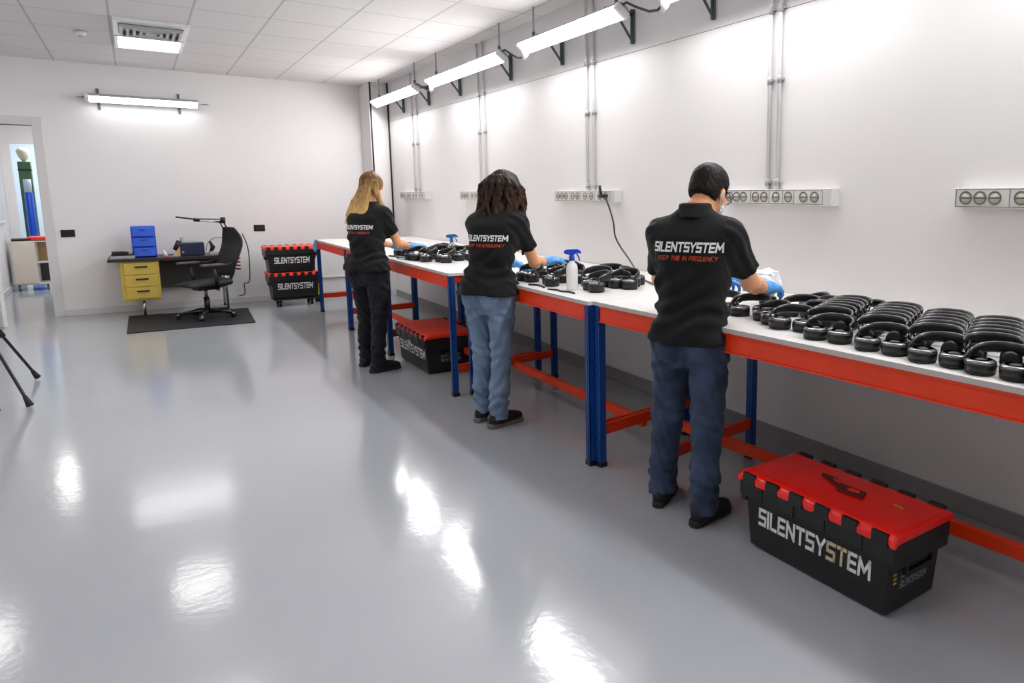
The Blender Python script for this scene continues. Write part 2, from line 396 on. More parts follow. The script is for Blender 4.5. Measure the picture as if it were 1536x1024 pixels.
# ------------------------------------------------------------------ batten lamps on the right wall
LX, LZ = 2.925, 2.80
def batten(length, name, label, group, loc, rz, tilt=0, glow='lamp'):
    """lamp along local y, centred; z = bottom of diffuser"""
    t = thing(name, label, 'lamp', loc, rz, group)
    h = length/2; ct, st_ = math.cos(tilt), math.sin(tilt)
    def tl(pr): return [((x*ct+(z-.05)*st_), (-x*st_+(z-.05)*ct+.05)) for x, z in pr]
    b = MB().mat('grey_metal')
    pr = [(-.062, .035), (.062, .012), (.066, .035), (.05, .075), (.03, .088), (-.03, .088), (-.05, .075)]
    b.prism(tl(pr), -h, h, 'y'); b.build('housing', t, bevel=.004)
    b = MB().mat(glow); pr = [(-.058, .035), (-.06, .024), (-.045, .014), (0, .010), (.045, .011), (.058, .014), (.058, .035)]
    b.prism(tl(pr)[::-1], -h+.03, h-.03, 'y'); b.build('diffuser', t, bevel=.002)
    for s in (-1, 1):
        b = MB().mat('white_metal'); y0, y1 = sorted((s*(h-.03), s*(h+.012))); b.prism(tl([(-.06, .01), (.06, .01), (.062, .06), (-.062, .06)]), y0, y1, 'y'); b.build('end_cap', t, bevel=.006)
    return t
def wall_bracket(parent, y, z=.09, full=True):
    """steel shelf bracket: wall plate, arm and brace, local x towards wall"""
    d = XW-LX
    b = MB().mat('dark_steel'); b.box(d-.012, d, y-.016, y+.016, z-.22, z+.03); b.box(d-.03, d-.012, y-.003, y+.003, z-.22, z+.03); b.box(-.03, d, y-.016, y+.016, z, z+.012); b.box(-.03, d, y-.003, y+.003, z-.02, z)
    b.bar((d-.02, y, z-.19), (.06, y, z-.005), .022, .005, up=(0, 1, 0)); return b.build('bracket', parent, bevel=.001)
lamps = [(9.04, 10.94, (9.24, 10.3), 'farthest'), (6.48, 8.55, (6.78, 8.16), 'second farthest'), (4.42, 6.05, (4.62, 5.72), 'second nearest'), (2.15, 3.97, (3.69, 2.5), 'nearest and cropped by the frame'), (.2, 1.9, (.5, 1.6), None), (-2.0, -.3, (-1.7, -.6), None)]
for a, b_, br, nm in lamps:
    c = (a+b_)/2
    lb = 'glowing tube lamp bracketed high on the right wall, %s' % nm if nm else 'glowing tube lamp high on the right wall behind the photographer'
    t = batten(b_-a, 'tube_lamp', lb, 'tube lamps along the right wall', (LX, c, LZ), 0, R(35))
    for y in br: wall_bracket(t, y-c)
    if 1:
        for y in ((a+.12), (b_-.18)):
            b = MB().mat('grey_metal'); b.tube([(.02, y-c, .085), (.02, y-c, HC-LZ)], .009); b.mat('dark_steel').box(-.02, .055, y-c-.02, y-c+.02, .085, .10); b.tube([(.02, y-c, .1), (.02, y-c, .15)], .014); b.build('hanger_rod', t)
# feed cables between lamps, with white junction sleeves
for y0, y1, nm in ((4.42, 3.97, 'between the two nearest tube lamps'), (6.48, 6.05, 'between the middle tube lamps'), (9.04, 8.55, 'between the two farthest tube lamps')):
    t = thing('lamp_cable', 'sagging black cable with white sleeve '+nm, 'cable', (LX, (y0+y1)/2, LZ))
    h = (y0-y1)/2
    b = MB().mat('black'); b.tube([(.0, h+.04, .08), (.0, h-.05, .085), (.02, h*.4, .04), (.02, -h*.3, -.02), (.01, -h*.8, -.035), (0, -h-.02, -.02)], .009); b.build('cord', t)
    b = MB().mat('white_metal'); b.tube([(0, -h-.07, .02), (0, -h-.045, -.03), (.0, -h-.02, -.06)], .03, rs=[.035, .028, .014]); b.build('sleeve', t)
# lamp on the back wall
t = batten(1.2, 'tube_lamp', 'glowing tube lamp mounted on the back wall above the desk', None, (.215, YB-.10, 2.69), R(90), R(25), 'lamp_soft')
for y in (.48, -.37):
    b = MB().mat('dark_steel'); b.box(-.104, -.085, y-.014, y+.014, -.10, .20) if False else b.box(.085, .10, y-.014, y+.014, -.09, .17); b.box(0, .10, y-.012, y+.012, .085, .095); b.build('bracket', t)
b = MB().mat('steel'); b.tube([(0, .6, .05), (0, .69, .04)], .006); b.tube([(0, -.6, .05), (0, -.70, .045)], .006); b.build('cable_gland', t)

# ------------------------------------------------------------------ conduits and socket strips
def conduit(y, z0, label, r=.0115):
    t = thing('conduit', label, 'conduit', (XW-.016, y, z0), 0, 'vertical conduits on the right wall')
    b = MB().mat('conduit'); b.tube([(0, 0, 0), (0, 0, HC-z0)], r); b.build('tube', t)
    for z in (.02, .62, 1.02):
        if z+z0 < 2.9:
            b = MB().mat('grey_metal'); b.tube([(0, 0, z), (0, 0, z+.045)], r*1.35); b.box(-.006, .014, -.03, 0, z+.018, z+.03); b.build('clip', t)
    return t
SZ0, SZ1 = 1.487, 1.577
strips = [(9.36, 10.5, 'farthest, beside the blonde worker'), (7.0, 8.15, 'half hidden behind the curly-haired worker'), (4.80, 5.80, 'with a black plug and cord'), (2.61, 3.49, 'right of the man, above the headphones'), (.93, 1.88, 'cut by the right edge of the picture')]
cpairs = [(9.95, 9.76), (7.62, 7.47), (5.30, 5.19), (3.15, 3.07), None]
for (ya, yb, nm), cp in zip(strips, cpairs):
    t = thing('socket_strip', 'pale wall socket strip '+nm, 'socket strip', (XW, ya, SZ0), 0, 'socket strips on the right wall')
    L = yb-ya; D = .065; H = SZ1-SZ0
    b = MB().mat('sock_plate'); b.box(-D, 0, 0, L, 0, H); b.build('housing', t, bevel=.004)
    b = MB().mat('skirt'); b.box(-D-.006, 0, -.006, .05, -.004, H+.004); b.build('end_cap', t, bevel=.003)
    b = MB().mat('line'); b.box(-D-.0008, -D, .055, L-.01, .004, .0065); b.box(-D-.0008, -D, .055, L-.01, H-.0065, H-.004); 
    cuts = [.07, .30, .47, .62, .85]
    for q in [L*u/.97 for u in (.065, .30, .40, .52, .70, .96)]: b.box(-D-.0008, -D, min(q, L-.012), min(q, L-.012)+.003, .004, H-.004)
    b.build('joint_lines', t)
    outs = [.13, .22, .35, .46 if nm.startswith('right') else .45, .57, .65, .77, .84, .91]
    for u in outs:
        y = u*L/.97; b = MB()
        mt = Matrix.Rotation(R(-90), 3, 'Y')
        b.mat('sock_dark').lathe([(.031, 0), (.031, .0035), (.027, .0035), (.0265, .001), (0, .001)], c=(-D, y, H/2), n=20, m=mt)
        b.mat('sock_face').lathe([(.0255, .001), (.0255, .0022), (0, .0022)], c=(-D, y, H/2), n=20, m=mt)
        b.mat('line').box(-D-.0035, -D, y-.026, y+.026, H/2-.003, H/2+.003)
        b.build('outlet', t)
    if cp:
        for y in cp: conduit(y, SZ1, 'pale vertical conduit rising from the socket strip %s' % nm)
# plug and cord
pk = thing('power_cord', 'black plug and long cord hanging from the wall socket down to the bench', 'cord', (XW-.065, 4.93, 1.53))
b = MB().mat('black'); b.box(-.045, 0, -.03, .04, -.012, .016); b.tube([(-.03, .02, .01), (-.035, .03, .05), (-.03, .045, .085)], .012); b.build('plug', pk, bevel=.003)
def wl(p): return Vector(p)-Vector((XW-.065, 4.93, 1.53))
cp_ = [(3.06, 4.90, 1.53), (3.055, 4.83, 1.44), (3.06, 4.78, 1.33), (3.07, 4.77, 1.22), (3.06, 4.68, 1.14), (3.03, 4.52, 1.06), (2.96, 4.33, 1.0), (2.84, 4.08, .966), (2.74, 3.85, .966), (2.66, 3.6, .966), (2.55, 3.35, .966)]
def smooth(pts, k=6):
    pts = [Vector(p) for p in pts]; out = []
    P = [pts[0]]+pts+[pts[-1]]
    for i in range(1, len(P)-2):
        for j in range(k):
            t = j/k; a, b, c, d = P[i-1], P[i], P[i+1], P[i+2]
            out.append(.5*((2*b)+(c-a)*t+(2*a-5*b+4*c-d)*t*t+(3*b-a-3*c+d)*t**3))
    out.append(pts[-1]); return out
b = MB().mat('black'); b.tube([wl(p) for p in smooth(cp_)], .0065, n=8); b.build('cord', pk)
# black cables down the column
for (x, y, nm) in ((2.905, 11.088, 'on the front edge of the corner column'), (XW-.012, 11.05, 'in the joint between column and right wall')):
    b = MB().mat('black'); b.tube([(x, y, .96), (x, y, HC)], .011, n=8); tag(b.build('black_cable'), 'black vertical cable '+nm, 'cable')
# switch plates
for x, z, nm in ((-.72, 1.05, 'left of the desk'), (1.413, 1.065, 'right of the office chair')):
    t = thing('switch_plate', 'black rectangular switch plate on the back wall '+nm, 'switch plate', (x, YB, z))
    b = MB().mat('black_gloss'); b.box(-.07, .07, -.012, 0, -.045, .045); b.build('plate', t, bevel=.003)
    for k in (-1, 0, 1): b = MB().mat('black'); b.box(k*.036-.015, k*.036+.015, -.017, -.011, -.022, .022); b.build('rocker', t, bevel=.002)
# small wall pipe near the floor by the far bench
b = MB().mat('conduit'); b.tube([(1.95, YB-.02, .30), (2.88, YB-.02, .30)], .02); b.mat('black').tube([(2.12, YB-.05, .24), (2.12, YB-.05, .34)], .018); tag(b.build('wall_pipe'), 'pale horizontal pipe with a black valve low on the back wall', 'pipe')
# ------------------------------------------------------------------ workbenches
BZ, BT = .935, .957
def leg_mb(x, y, red=True):
    b = MB().mat('blue'); w, d = .047, .04
    b.box(x, x+d, y-w/2, y-w/2+.004, .015, BZ+.012); b.box(x, x+d, y+w/2-.004, y+w/2, .015, BZ+.012)
    b.box(x, x+.004, y-w/2, y+w/2, .015, BZ+.012); b.box(x-.003, x, y-.006, y+.006, .03, BZ)
    b.box(x, x+d, y-.002, y+.002, .015, BZ-.1)
    b.mat('bolt' if red else 'black')
    for k in range(17):
        z = .06+k*.053
        if k >= 14 and red: b.mat('bolt')
        else: b.mat('dark_steel')
        b.box(x-.0015, x+.001, y-.017, y-.010, z, z+.009); b.box(x-.0015, x+.001, y+.010, y+.017, z+.026, z+.035)
    b.mat('black').box(x-.004, x+d+.004, y-w/2-.003, y+w/2+.003, 0, .028)
    return b
def bench(name_lbl, x, ya, yb, depth=.80, frames=None, rz=0, pivot=None, rskew=.0, st=.5, back=.28):
    """bench from y=ya (near) to y=yb (far), front edge x"""
    ox, oy = pivot or (x, ya)
    t = thing('workbench', name_lbl, 'workbench', (ox, oy, 0), rz, 'blue and orange workbenches along the right wall')
    X = x-ox; Y0, Y1 = ya-oy, yb-oy
    b = MB().mat('worktop')
    bx = lambda yl: (3.143-ox+yl*math.sin(rz))/math.cos(rz)
    a_, c_ = Y0+.0015, Y1-.0015
    b.hexa([(X-.004, a_, BZ+.001), (bx(a_), a_, BZ+.001), (bx(c_), c_-bx(c_)*math.tan(rz), BZ+.001), (X-.004, c_, BZ+.001), (X-.004, a_, BT), (bx(a_), a_, BT), (bx(c_), c_-bx(c_)*math.tan(rz), BT), (X-.004, c_, BT)])
    b.mat('wt_edge').box(X-.006, X-.0035, Y0+.0015, Y1-.0015, BZ+.001, BT-.001)
    b.build('worktop', t)
    fr = frames or [(ya+.026), (yb-.026)]
    b = MB().mat('orange'); b.box(X+.004, X+.012, Y0+.05, Y1-.05, BZ-.09, BZ); b.box(X-.004, X+.03, Y0+.05, Y1-.05, BZ-.008, BZ); b.box(X-.004, X+.03, Y0+.05, Y1-.05, BZ-.09, BZ-.084); b.build('front_beam', t)
    b = MB().mat('orange'); b.box(X+depth-.012, X+depth, Y0+.05, Y1-.05, BZ-.09, BZ); b.build('rear_beam', t)
    for y in fr:
        y -= oy; sk = rskew
        leg_mb(X, y).build('leg', t); leg_mb(X+depth-.04, y+sk, False).build('leg', t)
        b = MB().mat('orange'); b.bar((X+.035, y, .215), (X+depth-.035, y+sk, .215), .028, .062); b.build('cross_beam', t, bevel=.003)
        b = MB().mat('orange'); b.bar((X+.035, y, BZ-.03), (X+depth-.035, y+sk, BZ-.03), .026, .05); b.build('side_beam', t, bevel=.002)
    b = MB().mat('orange'); m = X+depth*st
    b.box(m-.018, m+.018, Y0+.03, Y1-.03+rskew*.5, .15, .21); b.build('stretcher', t, bevel=.003)
    return t
bench('workbench at the far end beside the stacked crates', 1.87, 8.56, 10.16, frames=[8.586, 10.12])
bench('workbench behind the blonde worker, second from the back wall', 1.87, 6.96, 8.56, rskew=.12)
bench('workbench between the two women, with the crate underneath', 1.86, 5.19, 6.96, rskew=.1)
bench('workbench in front of the curly-haired worker', 1.985, 3.36, 5.19, rskew=.1, back=.24)
bench('nearest workbench, carrying the rows of headphones', 2.02, .35, 3.36, depth=.80, frames=[.4, 2.8, 3.334], rz=R(3.5), pivot=(2.02, 3.36), rskew=.08, st=.63, back=.15)
# bag scrap on the far corner
b = MB().mat('clear').mat(pbr('pale_blue_film', '8fb6dc', .4)); b.prism([(1.845, .96), (1.80, .86), (1.84, .80), (1.868, .84), (1.868, .96)], 10.05, 10.075, 'y'); b.prism([(1.868, .958), (1.868, .962), (1.84, .962), (1.84, .956)], 10.0, 10.12, 'y')
tag(b.build('plastic_scrap', bevel=.004), 'pale blue plastic scrap hanging on the far bench corner', 'plastic scrap')

# ------------------------------------------------------------------ crates
def crate(label, loc, rz, L=.78, W=.44, H=.36, lid='lid', group=None, text_w=.60, extras=None, n=7, side_text=None):
    """attached-lid container; local x = long side, front face at local y = 0 side (y=-W/2)"""
    t = thing('storage_crate', label, 'crate', loc, rz, group)
    tp = .02; h2, w2 = L/2, W/2; Z1 = H-.04
    def fy(z): return -(w2-.012-tp*(1-z/Z1))      # front face y at height z
    def fx(z): return (h2-.03-tp*(1-z/Z1))
    b = MB().mat('crate')
    z0 = .012
    b.hexa([(-fx(z0), fy(z0), z0), (fx(z0), fy(z0), z0), (fx(z0), -fy(z0), z0), (-fx(z0), -fy(z0), z0), (-fx(Z1), fy(Z1), Z1), (fx(Z1), fy(Z1), Z1), (fx(Z1), -fy(Z1), Z1), (-fx(Z1), -fy(Z1), Z1)])
    b.hexa([(-fx(0)+.02, fy(0)+.012, 0), (fx(0)-.02, fy(0)+.012, 0), (fx(0)-.02, -fy(0)-.012, 0), (-fx(0)+.02, -fy(0)-.012, 0), (-fx(0)+.015, fy(0)+.006, z0), (fx(0)-.015, fy(0)+.006, z0), (fx(0)-.015, -fy(0)-.006, z0), (-fx(0)+.015, -fy(0)-.006, z0)])
    b.build('body', t, bevel=.006)
    # skirt under the rim and ribs
    b = MB().mat('crate')
    zs = Z1-.075
    b.box(-h2+.01, h2-.01, fy(Z1)-.012, fy(Z1)+.01, zs, Z1-.004); b.box(-h2+.01, h2-.01, -fy(Z1)-.01, -fy(Z1)+.012, zs, Z1-.004)
    b.box(-h2+.008, -h2+.035, fy(Z1), -fy(Z1), zs-.03, Z1-.004); b.box(h2-.035, h2-.008, fy(Z1), -fy(Z1), zs-.03, Z1-.004)
    for u in (-.32, -.1, .1, .32):
        b.box(u*L-.004, u*L+.004, fy(Z1)-.017, fy(Z1), zs, Z1-.006); b.box(u*L-.004, u*L+.004, -fy(Z1), -fy(Z1)+.017, zs, Z1-.006)
    b.build('rim', t, bevel=.003)
    for s in (-1, 1):
        b = MB().mat('crate')
        xa = s*(h2-.012); x0, x1 = sorted((xa, xa-s*.02)); b.box(x0, x1, -.09, .09, Z1-.15, Z1-.135); b.box(x0, x1, -.09, -.075, Z1-.15, Z1-.1); b.box(x0, x1, .075, .09, Z1-.15, Z1-.1)
        b.build('handle', t, bevel=.002)
    # lid halves with interlocking tabs, slight bulge in the middle
    b = MB().mat(lid); nx, ny = 44, 20; zt = H-.008
    g = {}
    for i in range(nx+1):
        for j in range(ny+1):
            x = -h2+L*i/nx; y = -w2+W*j/ny
            e = max(0, 6*min(1-abs(x)/h2, 1-abs(y)/w2)); e = min(1, e); rid = .006*math.exp(-((e-.35)/.2)**2)
            tooth = 0
            if j == 0: tooth = -.022 if int((i/nx)*n*2+.5) % 2 == 0 else .0
            if j == ny: tooth = .008 if int((i/nx)*n*2+.5) % 2 == 0 else -.012
            z = zt-.010+.012*min(1, e)**.5+rid+.003*math.sin(9*x+2)*math.cos(11*y)*min(1, e)
            z += .004*math.exp(-((y-.03*math.sin(8*x))/.006)**2)*(abs(x) < h2*.42)
            g[i, j] = b.bm.verts.new((x, y+(tooth*.35 if j == ny else tooth*.2), z+(tooth*.6 if j == 0 else 0)))
    fs = [b.bm.faces.new((g[i, j], g[i+1, j], g[i+1, j+1], g[i, j+1])) for i in range(nx) for j in range(ny)]
    for q in fs: q.smooth = True; q.material_index = b.cur
    def edge(seq, dz):
        low = [b.bm.verts.new((v.co.x, v.co.y, v.co.z-dz)) for v in seq]
        for k in range(len(seq)-1): b.bm.faces.new((seq[k], low[k], low[k+1], seq[k+1])).material_index = b.cur
    edge([g[i, 0] for i in range(nx+1)], .02); edge([g[nx, j] for j in range(ny+1)], .022); edge([g[i, ny] for i in range(nx, -1, -1)], .022); edge([g[0, j] for j in range(ny, -1, -1)], .022)
    lidob = b.build('lid', t)
    # black interlocking tabs along both long edges
    for s in (-1, 1):
        for k in range(n):
            u = -h2+L*(k+.5)/n
            b = MB().mat('crate'); y0, y1 = (-w2-.006, -w2+.012) if s < 0 else (w2-.018, w2+.008)
            b.box(u-L/n*.26, u+L/n*.26, y0, y1, Z1-.02, zt+(.006 if s > 0 else -.001)); b.build('hinge_tab', t, bevel=.002)
    # lettering on the front
    def put(name, quads, u0, v0, mats, face='front', off=.0015):
        b = MB()
        for idx, q in quads:
            b.mat(mats(idx)); P = []
            for u, v in q:
                z = v0+v
                if face == 'front': P.append((u0+u, fy(z)-off, z))
                else: P.append((fx(z)+off, u0+u, z))
            b.quad(P)
        return b.build(name, t)
    put('printed_lettering', lettering('SILENTSYSTEM', .085*H/.36, text_w, th=.24, slant=.12), -text_w/2-.005*L, H*.34, (lambda i: 'stained_print' if (extras == 'stain' and i in (8, 9)) else 'white_print'))
    put('side_lettering', lettering('SILENTSYSTEM', .036, .17, th=.2, slant=.3), -.085, H*.40, lambda i: 'grey_print', 'side')
    put('side_lettering', lettering('SILENTSYSTEM', .03, .17, th=.2, slant=.3), -.085, H*.28, lambda i: 'grey_print', 'side')
    if extras == 'stain':
        b = MB().mat('yellow_print')
        for k in range(4): b.box(.24+k*.012, .248+k*.012, .03-.002*k, .036-.002*k, H-.0005, H+.0035)
        for k in range(4): b.quad([(fx(.15)+.002, -w2+.055, .13+k*.017), (fx(.15)+.002, -w2+.075, .13+k*.017), (fx(.15)+.002, -w2+.075, .139+k*.017), (fx(.15)+.002, -w2+.055, .139+k*.017)])
        b.build('yellow_marking', t)
        b = MB().mat(pbr('worn_emblem', '5a120c', .5, var=.3, scale=60)); 
        b.prism([(-.13, .055), (-.06, .06), (0, .03), (.11, .035), (.13, -.02), (.02, -.035), (-.02, .0), (-.12, .035)], H-.001, H+.0055); b.mat('lid').prism([(-.06, .045), (-.02, .04), (-.01, .02), (-.05, .03)], H+.005, H+.007); b.prism([(.04, .02), (.09, .02), (.1, -.0), (.05, -.01)], H+.005, H+.007)
        b.build('worn_emblem', t, bevel=.001)
    if extras == 'sticker':
        b = MB().mat('label'); P = [(-.12, .21), (-.03, .21), (-.03, .315), (-.12, .315)]
        b.quad([(u, fy(z)-.002, z) for u, z in P]); b.build('paper_sticker', t)
    return t
crate('large black crate with red lid on the floor beside the man', (2.245, 1.80, 0), R(-90+1.0), L=.80, W=.37, H=.355, lid='lid', extras='stain', text_w=.58, n=6)
crate('black crate with orange lid and a pale sticker under the bench between the women', (2.12, 6.36, 0), R(-90), L=.86, W=.46, H=.36, lid='lid2', extras='sticker', text_w=.70)
SC = (1.69, 11.05)
crate('upper black crate of the stack by the back wall', (SC[0], SC[1], .475), R(-1), L=.66, W=.42, H=.365, lid='lid2', text_w=.44)
crate('lower black crate of the stack by the back wall, on a wheeled dolly', (SC[0]+.02, SC[1], .115), R(-1), L=.66, W=.42, H=.365, lid='lid2', text_w=.44)
dl = thing('crate_dolly', 'low wheeled dolly under the stacked crates', 'dolly', (SC[0]+.02, SC[1], 0))
b = MB().mat('black'); b.box(-.28, .28, -.18, .18, .09, .112); b.build('deck', dl, bevel=.004)
for sx_ in (-1, 1):
    for sy_ in (-1, 1):
        b = MB().mat('black'); b.tube([(sx_*.2-.014, sy_*.13, .04), (sx_*.2+.014, sy_*.13, .04)], .04, n=20); b.box(sx_*.2-.022, sx_*.2+.022, sy_*.13-.02, sy_*.13+.02, .06, .092); b.build('caster', dl)
b = MB().mat('yellow_hi'); b.box(2.015, 2.06, 11.17, 11.2, .10, .30); b.mat('lid2').box(2.0, 2.065, 11.165, 11.205, .30, .37); b.mat('black').box(2.0, 2.07, 11.13, 11.24, 0, .1); tag(b.build('safety_stand', bevel=.004), 'small yellow and red stand behind the stacked crates', 'stand')

# ------------------------------------------------------------------ desk corner
mt = MB().mat('rubber'); mt.prism([(-.20, 9.74), (1.06, 9.72), (1.12, 11.0), (-.19, 11.12)], 0, .012); tag(mt.build('floor_mat', bevel=.004), 'black rubber floor mat under the desk and office chair', 'mat')
dk = thing('desk', 'dark-topped desk with mustard yellow drawer unit and chrome legs', 'desk', (0, 10.9, 0))
b = MB().mat('desk_top'); b.box(-.335, 1.06, 0, .70, .715, .745); b.mat('desk_edge').box(-.337, 1.062, -.004, 0, .712, .747); b.build('desktop', dk, bevel=.003)
b = MB().mat('dark_panel'); b.box(.19, .95, .60, .62, .30, .712); b.build('modesty_panel', dk)
b = MB().mat('yellow'); b.box(-.225, .175, .03, .60, .22, .712); b.build('drawer_unit', dk, bevel=.006)
for k in range(3):
    z = .245+k*.152
    b = MB().mat('yellow'); b.box(-.185, .15, .012, .03, z, z+.145); dr = b.build('drawer', dk, bevel=.004)
    b = MB().mat('black'); b.box(-.075, .055, -.006, .012, z+.085, z+.104); b.build('handle', dr, bevel=.003)
for x in (-.015, .895):
    for y in (.10, .55):
        b = MB().mat('chrome'); b.tube([(x, y, .012), (x, y, .225 if x < .1 else .715)], .016, n=14); b.mat('black').tube([(x, y, .012), (x, y, .022)], .02); b.build('leg', dk)
b = MB().mat('chrome'); b.tube([(.895, .10, .25), (.895, .55, .25)], .01); b.build('rail', dk)
DT = .745
# things on the desk
b = MB().mat('grey_metal'); b.box(-.31, -.06, 11.02, 11.26, DT, DT+.035); b.mat('black').box(-.30, -.065, 11.03, 11.25, DT+.035, DT+.05); tag(b.build('paper_tray', bevel=.004), 'grey and black paper tray on the left end of the desk', 'tray')
b = MB().mat('black_matte'); b.box(-.29, -.12, 11.05, 11.22, DT+.051, DT+.085); b.mat('tan').box(-.16, -.09, 11.04, 11.15, DT+.085, DT+.092); tag(b.build('black_pouch', bevel=.008), 'black pouch with a kraft tag lying on the paper tray', 'pouch')
bo = thing('drawer_organizer', 'bright blue three-tier plastic drawer organizer on the desk', 'organizer', (-.08, 11.12, DT))
b = MB().mat('blue_plastic'); b.prism([(0, 0), (.25, 0), (.25, .40), (.04, .40), (0, .37)], .0, .005, 'z') if False else b.box(0, .255, .02, .26, 0, .395); b.build('case', bo, bevel=.012)
for k in range(3):
    z = .012+k*.127
    b = MB().mat('blue_plastic'); b.hexa([(.012, -.02, z), (.243, -.02, z), (.243, .03, z), (.012, .03, z), (.012, .0, z+.112), (.243, .0, z+.112), (.243, .03, z+.112), (.012, .03, z+.112)]); d = b.build('drawer', bo, bevel=.01)
    b = MB().mat('blue_plastic'); b.box(.10, .155, -.024, .0, z+.082, z+.096); b.build('handle', d, bevel=.003)
b = MB().mat('white_metal'); b.lathe([(.0, 0), (.02, 0), (.016, .08), (.008, .085), (.0, .11)], c=(.27, 11.05, DT), m=Matrix.Rotation(-.35, 3, 'Y'), n=16); b.mat('orange').lathe([(.0, 0), (.021, 0), (.021, .012), (0, .012)], c=(.275, 11.045, DT+.0), n=16); tag(b.build('glue_bottle'), 'small white glue bottle with orange base between organizer and navy case', 'bottle')
b = MB().mat('tan'); b.prism([(.33, 0), (.42, 0), (.42, .13)], 11.08, 11.10, 'y'); 
for v in b.bm.verts: v.co.z += DT
tag(b.build('card_wedge', bevel=.002), 'kraft card wedge leaning beside the navy case', 'card')
nv = thing('solder_station', 'navy blue tool case with grey knobs on the desk', 'tool case', (.42, 11.08, DT))
b = MB().mat('navy'); b.box(.0, .27, 0, .2, 0, .17); b.build('case', nv, bevel=.012)
b = MB().mat('grey_metal'); b.box(.02, .2, .02, .16, .17, .19); b.lathe([(.02, 0), (.02, .05), (0, .05)], c=(.03, .05, .19), n=14); b.build('top_tray', nv, bevel=.004)
b = MB().mat('grey_metal'); b.lathe([(.012, 0), (.012, .02), (0, .02)], c=(.03, -.0, .05), n=14, m=Matrix.Rotation(R(90), 3, 'X')); b.build('knob', nv)
b = MB().mat('black'); b.tube([(-.06, .05, .08), (-.02, .05, .13), (.0, .05, .2)], .03, rs=[.025, .04, .03]); b.build('side_handle', nv)
st = thing('iron_stand', 'small soldering iron stand with a thin wire loop, right of the navy case', 'stand', (.76, 11.12, DT))
b = MB().mat('grey_metal'); b.box(-.02, .22, -.05, .12, 0, .045); b.build('base', st, bevel=.008)
b = MB().mat('black'); b.tube([(.0, .03, .03), (.03, .03, .1), (.0, .03, .18)], .022, rs=[.02, .03, .012]); b.build('holder', st)
b = MB().mat('black'); b.tube([(.25*math.cos(a)*.6+.1, .03, .05+.18*math.sin(a)) for a in [PI*k/14 for k in range(15)]], .004, n=6); b.build('wire_loop', st)
# desk lamp
dlp = thing('desk_lamp', 'black articulated desk lamp reaching left over the desk', 'lamp', (1.02, 11.45, DT))
def ll(p): return Vector(p)+Vector((.08, 0, 0))-Vector((1.02, 11.45, DT))
b = MB().mat('black'); b.box(-.04, .04, -.04, .04, 0, .03); b.tube([(0, 0, .03), (0, 0, .08)], .02); b.build('clamp', dlp, bevel=.004)
b = MB().mat('black'); b.tube([ll((.97, 11.45, .82)), ll((.83, 11.40, 1.17))], .009); b.tube([ll((1.01, 11.45, .82)), ll((.87, 11.40, 1.19))], .009); b.build('lower_arm', dlp)
b = MB().mat('black'); b.tube([ll((.88, 11.40, 1.20)), ll((.55, 11.36, 1.215))], .009); b.mat('chrome').tube([ll((.83, 11.40, 1.165)), ll((.55, 11.36, 1.185))], .009); b.build('upper_arm', dlp)
b = MB().mat('black'); b.tube([ll((.87, 11.39, 1.15)), ll((.87, 11.39, 1.23))], .03, n=14); b.mat('chrome').tube([ll((.78, 11.38, 1.185)), ll((.84, 11.38, 1.185))], .016); b.build('elbow', dlp)
b = MB().mat('black'); b.bar(ll((.60, 11.36, 1.20)), ll((.335, 11.33, 1.245)), .05, .022); b.tube([ll((.60, 11.36, 1.195)), ll((.53, 11.35, 1.205))], .024); b.build('head', dlp, bevel=.006)
b = MB().mat('black'); b.tube(smooth([ll((1.09, 11.42, 1.0)), ll((1.14, 11.38, .8)), ll((1.14, 11.36, .5)), ll((1.12, 11.36, .33)), ll((1.06, 11.38, .30)), ll((1.06, 11.4, .16)), ll((.98, 11.4, .13))]), .007, n=8); b.build('cord', dlp)

# office chair ------------------------------------------------------------
oc = thing('office_chair', 'black mesh office chair on casters turned towards the desk', 'office chair', (.62, 10.42, .012), R(24))
# faces -x
for k in range(5):
    a = R(15+72*k); dx, dy = math.cos(a), math.sin(a)
    b = MB().mat('black'); b.tube([(0, 0, .085), (dx*.16, dy*.16, .085), (dx*.30, dy*.30, .065)], .022, n=10, rs=[.03, .024, .018]); lg = b.build('base_arm', oc)
    b = MB().mat('black_gloss'); ca, sa = -dy, dx
    for s in (-1, 1): b.tube([(dx*.31+ca*s*.006, dy*.31+sa*s*.006, .028), (dx*.31+ca*s*.026, dy*.31+sa*s*.026, .028)], .028, n=16)
    b.mat('grey_metal').tube([(dx*.31, dy*.31, .03), (dx*.31, dy*.31, .065)], .01); b.build('caster', lg)
b = MB().mat('black'); b.tube([(0, 0, .06), (0, 0, .26)], .032); b.mat('steel').tube([(0, 0, .26), (0, 0, .36)], .018); b.build('gas_lift', oc)
b = MB().mat('black'); b.box(-.12, .14, -.08, .08, .35, .39); b.tube([(.05, -.08, .37), (.05, -.22, .35)], .008); b.build('mechanism', oc, bevel=.008)
sg = MB().mat('black_matte'); nx = 12
g = {}
for i in range(nx+1):
    for j in range(9):
        x = -.26+.50*i/nx; y = -.25+.5*j/8; hw = 1-.12*(i/nx)
        z = .455+.02*(1-(j/4-1)**2)-(.035*((nx-i)/nx)**6)+.015*(i/nx)**2
        g[i, j] = (x, y*hw, z)
vt_ = {k: sg.bm.verts.new(v) for k, v in g.items()}; vb_ = {k: sg.bm.verts.new((v[0], v[1]*.94, .40)) for k, v in g.items()}
for i in range(nx):
    for j in range(8):
        sg.bm.faces.new((vt_[i, j], vt_[i+1, j], vt_[i+1, j+1], vt_[i, j+1])); sg.bm.faces.new((vb_[i, j+1], vb_[i+1, j+1], vb_[i+1, j], vb_[i, j]))
